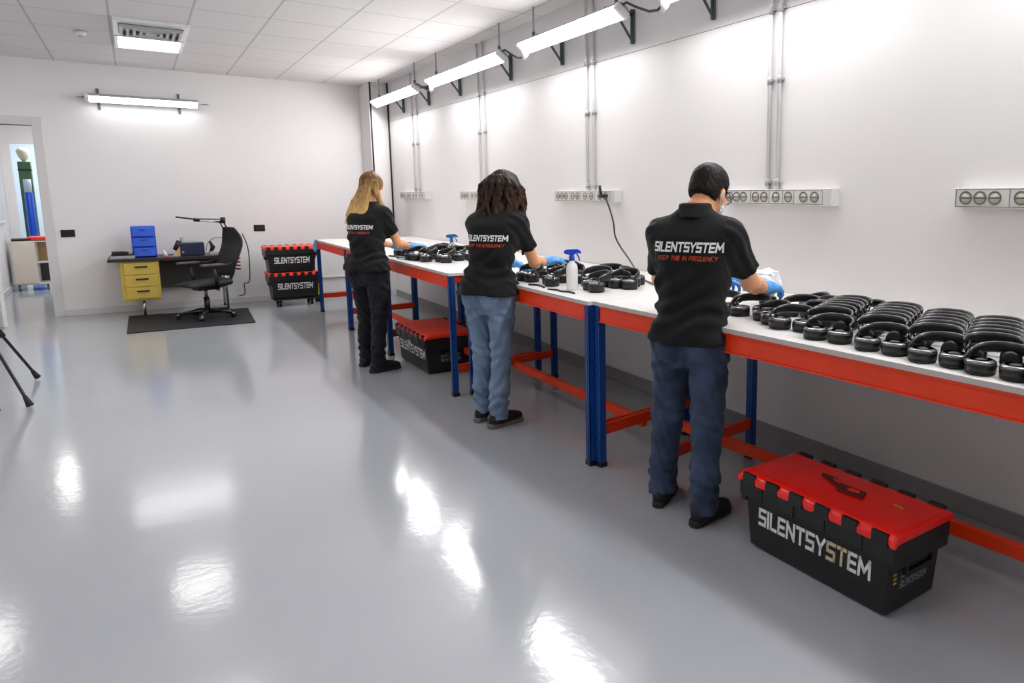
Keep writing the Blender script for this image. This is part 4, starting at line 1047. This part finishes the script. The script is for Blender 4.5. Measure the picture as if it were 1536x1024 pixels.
    # ---- shoes
    for i in range(2):
        d = toe[i]; sd = v3(-d[1], d[0], 0); a = ank[i]*v3(1, 1, 0)
        def S(u, v, z): return a+d*u+sd*v+v3(0, 0, z)
        F = Field(a-v3(.24, .24, 0)-v3(0, 0, .01), a+v3(.26, .26, .17), .0045)
        Rm = np.array([[d[0], sd[0], 0], [d[1], sd[1], 0], [0, 0, 1]])
        F.ell(S(-.03, 0, .052), (.050, .037, .050), k=.01, M3=Rm); F.ell(S(.05, .002, .050), (.085, .041, .046), k=.03, M3=Rm); F.ell(S(.13, .004, .040), (.072, .046, .036), k=.03, M3=Rm)
        F.cone(S(-.012, 0, .07), S(-.01, 0, .115), .044, .043, k=.03)
        def ps(F_, X, Y, Z):
            u = (X-a[0])*d[0]+(Y-a[1])*d[1]
            F_ = F_+.0016*np.sin(u*120)*((u > .03) & (u < .1) & (Z > .06))
            return np.maximum(F_, .022-Z)
        shoe = F.mesh('shoe', 'shoe', root, ps, smooth_it=1)
        F = Field(a-v3(.24, .24, .005), a+v3(.26, .26, .05), .0045)
        def psole(F_, X, Y, Z):
            u = (X-a[0])*d[0]+(Y-a[1])*d[1]; v = (X-a[0])*sd[0]+(Y-a[1])*sd[1]
            hw = np.interp(u, [-.09, -.075, -.03, .04, .11, .16, .195, .21], [.0, .028, .040, .038, .050, .046, .028, 0])
            dd = np.abs(v-.003)-hw; dd = np.maximum(dd, np.maximum(-.086-u, u-.206))
            top = .026+.008*(u < -.01)+.004*(u > .15)
            return np.maximum(dd+0*Z, np.maximum(.0015-Z, Z-top))+.0012*np.sin(u*190)*(Z < .02)
        F.mesh('sole', P.get('sole', 'sole_dark'), shoe, psole, smooth_it=2)
        b = MB().mat('sole_dark')
        for q in range(4): b.tube([S(.035+q*.018, -.022, .083-q*.007), S(.045+q*.018, 0, .094-q*.009), S(.035+q*.018, .022, .083-q*.007)], .003, n=6)
        b.build('laces', shoe)
    # ---- gloves
    for i in range(2):
        fwd = norm(wr[i]-el[i]); s = 1 if i == 0 else -1
        hf = WD(np.array(P['handR' if i == 0 else 'handL'], float)); hf = norm(hf)
        pn = v3(0, s*.35, -1); sd = v3(0, s, .15) if i == 0 else v3(0, -1, .15)
        sd = np.cross(hf, v3(0, 0, 1))*(-1 if i == 0 else 1)
        F = Field(wr[i]-.20, wr[i]+.24, .0038)
        F.cone(wr[i]-fwd*.045, wr[i], .036*(.92 if fem else 1), .029, k=.01)
        hand_prims(F, wr[i], hf, pn, sd, scale=1.02 if fem else 1.08, curl=P.get('curl', .6), fat=1.12)
        def pg(F_, X, Y, Z):
            cut = (X-wr[i][0])*fwd[0]+(Y-wr[i][1])*fwd[1]+(Z-wr[i][2])*fwd[2]
            F_ = F_+.0009*np.sin(cut*260+6*np.sin(Z*60)+4*np.sin(X*70))
            return np.maximum(F_, -.052-cut)
        F.mesh('glove', 'glove', root, pg, smooth_it=1)
    return dict(root=root, H=H, HM=HM, hc=hc, sc=sc, nb=nb, sh=sh, W=W)

def hair_field(Q, lo, hi, h=.005): return Field(Q['hc']+np.array(lo), Q['hc']+np.array(hi), h)

# man -------------------------------------------------------------------
PM = dict(flare=.004, root=(2.035, 2.52), yaw=R(33), shR=(2.15, 2.385, 1.365), shL=(1.985, 2.68, 1.362), elR=(2.33, 2.435, 1.13), wrR=(2.545, 2.555, 1.075), elL=(2.14, 2.90, 1.12), wrL=(2.44, 2.82, 1.09),
          footR=(1.99, 2.425, R(12)), footL=(1.98, 2.695, R(38)), head=(2.175, 2.56, 1.562), hyaw=R(-16), hpitch=.46, jeans='jeans_dark', hem=.875, polo=True, girth=.99, handR=(1, .12, .05), handL=(.95, -.25, .12), collar=1.478, sleeve=.70, text_w=.325, curl=.8, hemr=.068, jgrow=.012, text_z=1.29)
QM = person('man in a black polo shirt and dark blue jeans wiping headphones with a cloth', PM)
F = hair_field(QM, (-.17, -.17, -.17), (.17, .17, .17), .004); H = QM['H']; HM = QM['HM']; hc = QM['hc']
F.ell(H(-.014, 0, .030), (.108, .087, .097), k=.02, M3=HM); F.ell(H(-.045, 0, -.03), (.066, .072, .062), k=.03, M3=HM)
for s in (-1, 1): F.cone(H(.022, s*.074, .0), H(.022, s*.074, -.025), .010, .006, k=.01)
def ph_(F_, X, Y, Z):
    x, y, z = [HM[0, i]*(X-hc[0])+HM[1, i]*(Y-hc[1])+HM[2, i]*(Z-hc[2]) for i in range(3)]
    F_ = np.maximum(F_, -(z+.068+.25*np.clip(x+.02, -.1, .0)))        # nape line
    F_ = np.maximum(F_, np.where(x > .0, -(z-.35*(x-.02)+.032), -1))    # temples
    F_ = np.maximum(F_, np.where(x > .03, -(z-.055), -1))
    ear = np.sqrt(((x+.002)/.026)**2+((np.abs(y)-.085)/.04)**2+((z+.026)/.042)**2)-1; F_ = np.maximum(F_, -ear*.026)
    return F_+.0012*np.sin(x*95+5*np.sin(y*60))*np.sin(y*105+4*np.sin(z*70))
M['hair_man'] = hair_mat('short_dark_hair', '0b0908', '1c1512', 1.50, 1.72, (90, 90, 60), .55)
F.mesh('hair', 'hair_man', QM['root'], ph_, smooth_it=1)
# face mask with ear loops, glasses
F = Field(hc-.16, hc+.16, .004)
F.ell(H(.045, 0, -.055), (.064, .062, .060), k=.01, M3=HM)
def pm_(F_, X, Y, Z):
    x, y, z = [HM[0, i]*(X-hc[0])+HM[1, i]*(Y-hc[1])+HM[2, i]*(Z-hc[2]) for i in range(3)]
    return np.maximum(F_, np.maximum(.042-x, np.maximum(z+.018, -.112-z)))+.0012*np.sin(z*330)
mk = F.mesh('face_mask', 'mask', QM['root'], pm_, smooth_it=1)
b = MB().mat('mask')
for s in (-1, 1): b.tube(smooth([H(.046, s*.056, -.035), H(.02, s*.077, -.03), H(-.016, s*.090, -.012), H(-.028, s*.086, -.035), H(-.005, s*.077, -.058), H(.046, s*.052, -.08)]), .0016, n=6)
b.build('ear_loop', mk)
gl = MB().mat('black')
for s in (-1, 1):
    gl.tube([H(.110+0*a, s*(.033+.024*math.cos(a)), .0+.018*math.sin(a)) for a in [2*PI*k/18 for k in range(19)]], .0022, n=6)
    gl.tube([H(.108, s*.057, .006), H(.05, s*.078, .008), H(.0, s*.083, .004)], .0022, n=6)
gl.tube([H(.111, -.010, .006), H(.111, .010, .006)], .002, n=6); gl.build('glasses', QM['root'])

# blonde woman --------------------------------------------------------------
PB = dict(fem=True, root=(1.60, 6.46), yaw=R(36), shR=(1.735, 6.40, 1.375), shL=(1.56, 6.655, 1.365), elR=(1.865, 6.47, 1.11), wrR=(2.03, 6.66, 1.065), elL=(1.72, 6.86, 1.12), wrL=(1.97, 6.88, 1.06),
          footR=(1.54, 6.33, R(12)), footL=(1.53, 6.62, R(35)), head=(1.69, 6.575, 1.61), hyaw=R(-8), hpitch=.45, jeans='jeans_black', hem=.89, girth=1.0, handR=(1, -.1, .1), handL=(.9, .1, -.2), collar=1.472, text_w=.27, text_z=1.245, phase=1.3, hemr=.060)
QB = person('woman with long blonde hair, black t-shirt and black trousers, farthest from the camera', PB)
H = QB['H']; HM = QB['HM']; hc = QB['hc']; sc = QB['sc']
rnd = random.Random(3)
F = Field((hc[0]-.34, hc[1]-.28, 1.22), (hc[0]+.22, hc[1]+.26, hc[2]+.16), .0048)
F.ell(H(-.014, 0, .030), (.108, .088, .098), k=.02, M3=HM)
for n_ in range(46):
    u = n_/45; a = -1.25+2.9*u        # sweep from the right cheek round the back to the left
    cx, sx_ = -math.cos(a*.95), math.sin(a*.95)
    if n_ % 23 == 0: continue
    p0 = H(-.01-.03*rnd.random(), 0, .118); p1 = H(.085*cx, .086*sx_, .02)
    if a < -.55: tip = v3(sc[0]+.10+.03*rnd.random(), sc[1]-.09-.05*u, 1.34+.05*rnd.random()); mid = H(.04*cx+.03, -.098, -.08)
    else:
        w_ = (a+.55)/2.2; tip = v3(sc[0]-.125-.02*math.sin(w_*PI)+.03*w_, sc[1]-.045+.22*w_, 1.255+.02*rnd.random()+.03*w_); mid = v3(hc[0]-.13+.02*w_, hc[1]-.055+.165*w_, 1.48)
    q1 = (p1+mid)/2+v3(rnd.uniform(-.006, .006), rnd.uniform(-.006, .006), 0); q2 = (mid+tip)/2+v3(-.006, rnd.uniform(-.01, .01), 0)
    seq = [p0, (p0+p1)/2+norm((p0+p1)/2-H(-.014, 0, .03))*.012, p1, q1, mid, q2, tip]; rs_ = [.016, .02, .020, .019, .018, .015, .006]
    for j in range(6): F.cone(seq[j], seq[j+1], rs_[j], rs_[j+1], k=.006)
def phb(F_, X, Y, Z):
    x, y, z = [HM[0, i]*(X-hc[0])+HM[1, i]*(Y-hc[1])+HM[2, i]*(Z-hc[2]) for i in range(3)]
    face = np.sqrt(((x-.085)/.075)**2+(y/.066)**2+((z+.035)/.095)**2)-1
    F_ = np.maximum(F_, -face*.06)
    ang = np.arctan2(Y-hc[1], X-hc[0])
    return F_+.0016*np.sin(ang*46+3*np.sin(Z*14))
M['hair_blonde'] = hair_mat('blonde_hair', '5e3f22', 'd9b070', 1.34, 1.70, (70, 70, 5))
F.mesh('hair', 'hair_blonde', QB['root'], phb, smooth_it=1)

# curly dark-haired woman -----------------------------------------------------
PC = dict(fem=True, root=(1.85, 4.42), yaw=R(36), shR=(2.015, 4.30, 1.365), shL=(1.83, 4.555, 1.35), elR=(2.165, 4.385, 1.085), wrR=(2.325, 4.51, 1.075), elL=(1.97, 4.80, 1.10), wrL=(2.20, 4.86, 1.05),
          footR=(1.785, 4.32, R(16)), footL=(1.765, 4.50, R(24)), head=(1.995, 4.47, 1.575), hyaw=R(-6), hpitch=.48, jeans='jeans_light', hem=.895, girth=1.02, handR=(1, -.15, .12), handL=(.95, -.1, -.3), collar=1.462, text_w=.285, text_z=1.245, phase=2.6, sole='sole_grey', hemr=.064, jgrow=.006, text_y=None)
PC.pop('text_y')
QC = person('woman with dark wavy shoulder-length hair, black t-shirt and light blue jeans', PC)
H = QC['H']; HM = QC['HM']; hc = QC['hc']; sc = QC['sc']
F = Field((hc[0]-.26, hc[1]-.26, 1.27), (hc[0]+.2, hc[1]+.24, hc[2]+.17), .0048)
F.ell(H(-.016, 0, .030), (.110, .091, .100), k=.02, M3=HM)
for n_ in range(64):
    u = rnd.random(); a = -1.75+3.5*((n_+rnd.random())/64); lay = rnd.random()
    cx, sx_ = -math.cos(a), math.sin(a); rad = .085+.03*lay
    p0 = H(-.01, 0, .122); p1 = H(rad*cx-.01, rad*sx_, .045-.02*lay); bot = 1.30+.07*lay+.05*abs(sx_)*0
    seq = [p0, (p0+p1)/2+norm((p0+p1)/2-H(-.016, 0, .03))*.014, p1]
    ang = a; N = 8; phs = rnd.random()*6.3; top = seq[-1]
    for j in range(1, N+1):
        t = j/N; out = rad+.030*t+.015*lay; z = top[2]+(bot-top[2])*t
        back = max(0, -cx*-1)
        base = v3(hc[0]+(out*1.0)*cx-.03*t, hc[1]+(out*1.12)*sx_, z)
        wv = .013*math.sin(phs+t*10); seq.append(base+v3(wv*sx_+rnd.uniform(-.003, .003), -wv*cx+.004*math.cos(phs+t*8), 0))
    rs_ = [.016, .02, .019]+[.016-.0011*j for j in range(N)]; rs_[-1] = .005
    for j in range(len(seq)-1): F.cone(seq[j], seq[j+1], rs_[j], rs_[j+1], k=.004)
def phc(F_, X, Y, Z):
    x, y, z = [HM[0, i]*(X-hc[0])+HM[1, i]*(Y-hc[1])+HM[2, i]*(Z-hc[2]) for i in range(3)]
    face = np.sqrt(((x-.09)/.075)**2+(y/.064)**2+((z+.035)/.095)**2)-1
    F_ = np.maximum(F_, -face*.06)
    ang = np.arctan2(Y-hc[1], X-hc[0])
    return F_+.0022*np.sin(ang*34+6*np.sin(Z*38))*np.sin(Z*60+ang*7)
M['hair_curly'] = hair_mat('dark_wavy_hair', '140c08', '42291b', 1.26, 1.72, (45, 45, 12), .55)
F.mesh('hair', 'hair_curly', QC['root'], phc, smooth_it=1)

# cloth in the man's hands ------------------------------------------------
F = Field((2.44, 2.48, .93), (2.98, 3.05, 1.22), .0045)
rnd = random.Random(5)
F.ell((2.72, 2.74, 1.095), (.055, .05, .045), k=.02); F.ell((2.655, 2.77, 1.09), (.05, .04, .03), k=.02); F.ell((2.77, 2.75, 1.085), (.05, .05, .06), k=.02); F.ell((2.81, 2.75, 1.055), (.035, .045, .055), k=.02); F.ell((2.70, 2.76, 1.125), (.06, .035, .018), k=.02)
for n_ in range(9):
    a = n_/9*6.3; c = v3(2.76, 2.75, 1.085)
    e = c+v3(.055*math.cos(a), .05*math.sin(a), .05*math.sin(a*1.7)); F.cone(c, e, .026, .014, k=.02, flat=((math.sin(a*2), math.cos(a*2), .3), 1.8))
F.cone((2.60, 2.58, 1.03), (2.565, 2.555, .985), .022, .012, k=.02, flat=((.6, -.6, .1), 1.8)); F.cone((2.61, 2.59, 1.02), (2.63, 2.55, .978), .02, .012, k=.02, flat=((.6, -.6, .1), 1.8)); F.cone((2.60, 2.58, 1.03), (2.74, 2.72, 1.05), .022, .03, k=.02)
def pt_(F_, X, Y, Z): return F_+.004*np.sin(X*70+5*np.sin(Z*50))*np.sin(Y*75+Z*60)+.002*np.sin(Z*150+X*90)
cl = F.mesh('wiping_cloth', 'tissue', None, pt_, smooth_it=1)
tag(cl, "crumpled white wiping cloth held in the man's blue gloves", 'cloth')
# ------------------------------------------------------------------ headphones
def headphones_proto(upright=False):
    t = thing('headphones', 'black over-ear headphones', 'headphones', (0, 0, 0), 0, None)
    mt = Matrix.Identity(3)
    for s in (-1, 1):
        c = (0, s*.056, 0)
        rs_ = 1.0
        if upright: mt = Matrix.Rotation(R(90), 3, 'Y')@Matrix.Scale(.7, 3); c = (-.02, s*.056, .037)
        b = MB().mat('black').lathe([(.040, .006), (.049, .010), (.051, .034), (.049, .040)], c=c, n=28, m=mt)
        b.mat('highlight_metal').lathe([(.0495, .0395), (.0485, .044), (.043, .048), (.036, .050)], c=c, n=28, m=mt)
        b.mat('black_gloss').lathe([(.036, .050), (.033, .0475), (.026, .049), (.012, .0535), (0, .0545)], c=c, n=28, m=mt)
        cu = b.build('ear_cup', t)
        b = MB().mat('black_matte').lathe([(.030, 0), (.044, 0), (.048, .004), (.048, .009), (.040, .011)], c=c, n=24, m=mt); b.build('ear_pad', cu)
        b = MB().mat('black_gloss')
        if upright: b.tube([(0, s*.082, .05), (.0, s*.088, .066), (.004, s*.093, .084)], .004, n=8)
        else: b.tube([(.0, s*.110, .03), (.002, s*.106, .05), (.006, s*.096, .066)], .005, n=8)
        b.build('slider', t)
    tl = R(5) if upright else R(9); N = 24; pts, sd = [], []; D = .088 if upright else .098
    x0, z0 = (.0, .088) if upright else (.002, .064)
    for k in range(N+1):
        a = PI*k/N; u = D*math.sin(a)**.8 if 0 < k < N else 0; cc = math.cos(a)
        v = .094*math.copysign(abs(cc)**.85, cc)
        pts.append((u*math.cos(tl)+x0, v, z0+u*math.sin(tl))); sd.append((-math.sin(tl), 0, math.cos(tl)))
    w = [.008+.012*math.sin(PI*k/N)**.5 if 0 < k < N else .008 for k in range(N+1)]; th = [.0045+.0035*math.sin(PI*k/N)**.6 if 0 < k < N else .0045 for k in range(N+1)]
    b = MB().mat('black').ribbon(pts, sd, w, th); hb = b.build('headband', t)
    b = MB().mat('highlight_metal').tube([Vector(p)+Vector(s_)*(ww*.95) for p, s_, ww in zip(pts, sd, w)], .0026, n=6); b.build('headband_trim', hb)
    return t
protos = [headphones_proto(), headphones_proto(True)]; used = [False, False]
ORD = ['first', 'second', 'third', 'fourth', 'fifth', 'sixth', 'seventh']
def put_hp(x, y, z, rz, label, group, tilt=(0, 0), kind=0, zs=1):
    if not used[kind]:
        p_ = protos[kind]; p_.location = (x, y, z); p_.rotation_euler = (tilt[0], tilt[1], rz); p_['label'] = label; p_['group'] = group; used[kind] = True
    else: dup(protos[kind], (x, y, z), (tilt[0], tilt[1], rz), label, group).scale = (1, 1, zs)
rr_ = random.Random(11)
rows = [(1.88, 'nearest the man'), (1.62, 'second from the man'), (1.385, 'third from the man'), (1.17, 'fourth from the man'), (.955, 'at the frame edge')]
for y, nm in rows:
    for k in range(7):
        x = 2.235+.070*k+rr_.uniform(-.002, .002)
        put_hp(x, y+(0 if k == 0 else .022+.034*k)+rr_.uniform(-.002, .002), BT, (R(9) if k == 0 else R(22))+rr_.uniform(-.02, .02), 'black headphones, %s from the front edge, in the row %s' % (ORD[k], nm), 'rows of black headphones on the nearest bench', kind=min(k, 1))
# loose ones beside the man
loose = [(2.29, 2.13, 20, 'glossy, nearest the front edge before the first row'), (2.34, 2.33, -25, 'second along the front edge from the first row'), (2.40, 2.50, 40, 'third along the front edge, close to the glove'), (2.36, 2.68, 10, 'farthest along the front edge, by the shirt'),
         (2.52, 2.13, 65, 'flat behind the front one, band turned right'), (2.57, 2.34, 20, 'under the wiping cloth'), (2.70, 2.20, 100, 'leaning at the wall side before the rows'), (2.72, 2.42, -50, 'at the wall side below the cloth'), (2.62, 2.58, 150, 'behind the hands'), (2.70, 2.05, 15, 'next to the back of the first row')]
for x, y, a, nm in loose: put_hp(x, y, BT, R(a), 'loose black headphones '+nm, 'loose headphones beside the man', (rr_.uniform(-.05, .05), 0))
mid = [(2.13, 4.42, 5, 'under the right glove'), (2.16, 4.14, -20, 'left of the spray bottle, front'), (2.32, 4.17, 40, 'left of the spray bottle, back'), (2.46, 4.40, 100, 'behind the right glove'), (2.24, 3.73, -12, 'right of the spray bottle, front'), (2.38, 3.92, 40, 'right behind the spray bottle'), (2.45, 3.72, 20, 'farthest right beside the cord'), (2.54, 4.0, 60, 'at the wall side behind the bottle'), (2.32, 4.60, 0, 'left of the gloves'), (2.60, 3.80, 130, 'at the wall side beside the cord')]
for x, y, a, nm in mid: put_hp(x, y, BT, R(a), 'black headphones in the middle pile, '+nm, 'headphones in front of the curly-haired woman', zs=1.25)
far = [(1.99, 6.46, 10, 'nearest the front edge'), (2.04, 6.27, -15, 'front, right of the glove'), (2.14, 6.10, 5, 'front right beside the clear bottle'), (2.20, 6.42, 60, 'second line behind the glove'), (2.28, 6.22, 30, 'second line, right'), (2.36, 6.48, 100, 'at the wall side, middle'), (2.46, 6.24, 80, 'at the wall side, right'), (2.05, 6.98, 20, 'left of the gloves'), (2.24, 6.78, -30, 'behind the gloves'), (2.44, 6.72, 140, 'at the wall side, left')]
for x, y, a, nm in far: put_hp(x, y, BT, R(a), 'black headphones in the far pile, '+nm, 'headphones in front of the blonde woman', zs=1.25)

# ------------------------------------------------------------------ bottles and small things on the benches
def bottle(loc, label, mat, trig, hh=.19, r=.036, rz=0):
    t = thing('spray_bottle', label, 'bottle', loc, rz)
    b = MB().mat(mat); b.lathe([(0, 0), (r*.92, 0), (r, .006), (r, hh*.72), (r*.9, hh*.84), (r*.45, hh*.95), (r*.38, hh), (0, hh)], n=28); b.build('bottle_body', t)
    b = MB().mat(trig); b.lathe([(r*.46, 0), (r*.5, .004), (r*.46, .03), (0, .03)], c=(0, 0, hh-.002), n=20)
    z = hh+.028
    b.prism([(-.045, z+.012), (-.05, z+.03), (-.03, z+.04), (.035, z+.042), (.055, z+.03), (.06, z+.012), (.035, z+.018), (.015, z+.008), (.013, z-.002), (-.013, z-.002), (-.014, z+.006)], -.011, .011, 'y')
    b.build('spray_head', t, bevel=.003)
    b = MB().mat(trig); b.tube([(.03, 0, z+.014), (.042, 0, z-.008), (.048, 0, z-.03)], .005); b.build('trigger', t)
    return t
bottle((2.155, 3.845, BT), 'milky white spray bottle with a bright blue trigger head', 'bottle', 'trigger', hh=.185, rz=R(-30))
bottle((2.335, 6.42, BT), 'clear spray bottle with a dark blue head beside the far headphones', 'clear', 'teal_trigger', hh=.155, r=.032, rz=R(-30))
b = MB().mat('clear'); b.lathe([(0, 0), (.022, 0), (.022, .07), (.012, .085), (.012, .095), (0, .095)], c=(2.34, 6.2, BT), n=18); b.mat('grey_metal').lathe([(.0222, .01), (.0222, .05)], c=(2.34, 6.2, BT), n=18); tag(b.build('small_vial'), 'small clear vial right of the clear spray bottle', 'vial')
def cordlet(pts, label, r=.005):
    b = MB().mat('black'); b.tube(smooth(pts), r, n=7); tag(b.build('short_cable'), label, 'cable')
cordlet([(2.03, 3.93, BT+.005), (2.06, 3.86, BT+.006), (2.05, 3.80, BT+.005), (2.08, 3.74, BT+.006), (2.07, 3.67, BT+.005)], 'short black cable lying in front of the milky spray bottle', .006)
cordlet([(2.04, 4.22, BT+.005), (2.07, 4.12, BT+.006), (2.05, 4.02, BT+.005)], 'short black cable on the bench by the curly-haired woman', .006)
cordlet([(1.92, 6.98, BT+.005), (1.96, 6.85, BT+.007), (1.93, 6.74, BT+.005), (1.97, 6.62, BT+.006)], 'black cable on the white bench in front of the blonde woman', .008)
cordlet([(2.36, 6.12, BT+.006), (2.44, 5.98, BT+.006), (2.40, 5.80, BT+.006), (2.46, 5.6, BT+.006)], 'black cable on the bench right of the clear bottles', .008)
b = MB().mat('grey_metal'); b.obox((1.93, 6.58, BT+.004), (.05, .12, .006), Matrix.Rotation(.2, 3, 'Z')); tag(b.build('small_card'), 'small grey card at the front edge of the far bench', 'card')

# ------------------------------------------------------------------ world and view
w = bpy.data.worlds.new('world'); bpy.context.scene.world = w; w.use_nodes = True
w.node_tree.nodes['Background'].inputs[0].default_value = (.8, .85, .9, 1); w.node_tree.nodes['Background'].inputs[1].default_value = .05
sc_ = bpy.context.scene
sc_.view_settings.view_transform = 'Standard'; sc_.view_settings.look = 'None'; sc_.view_settings.gamma = 1; sc_.view_settings.use_curve_mapping = False
sc_.view_settings.exposure = EXPO
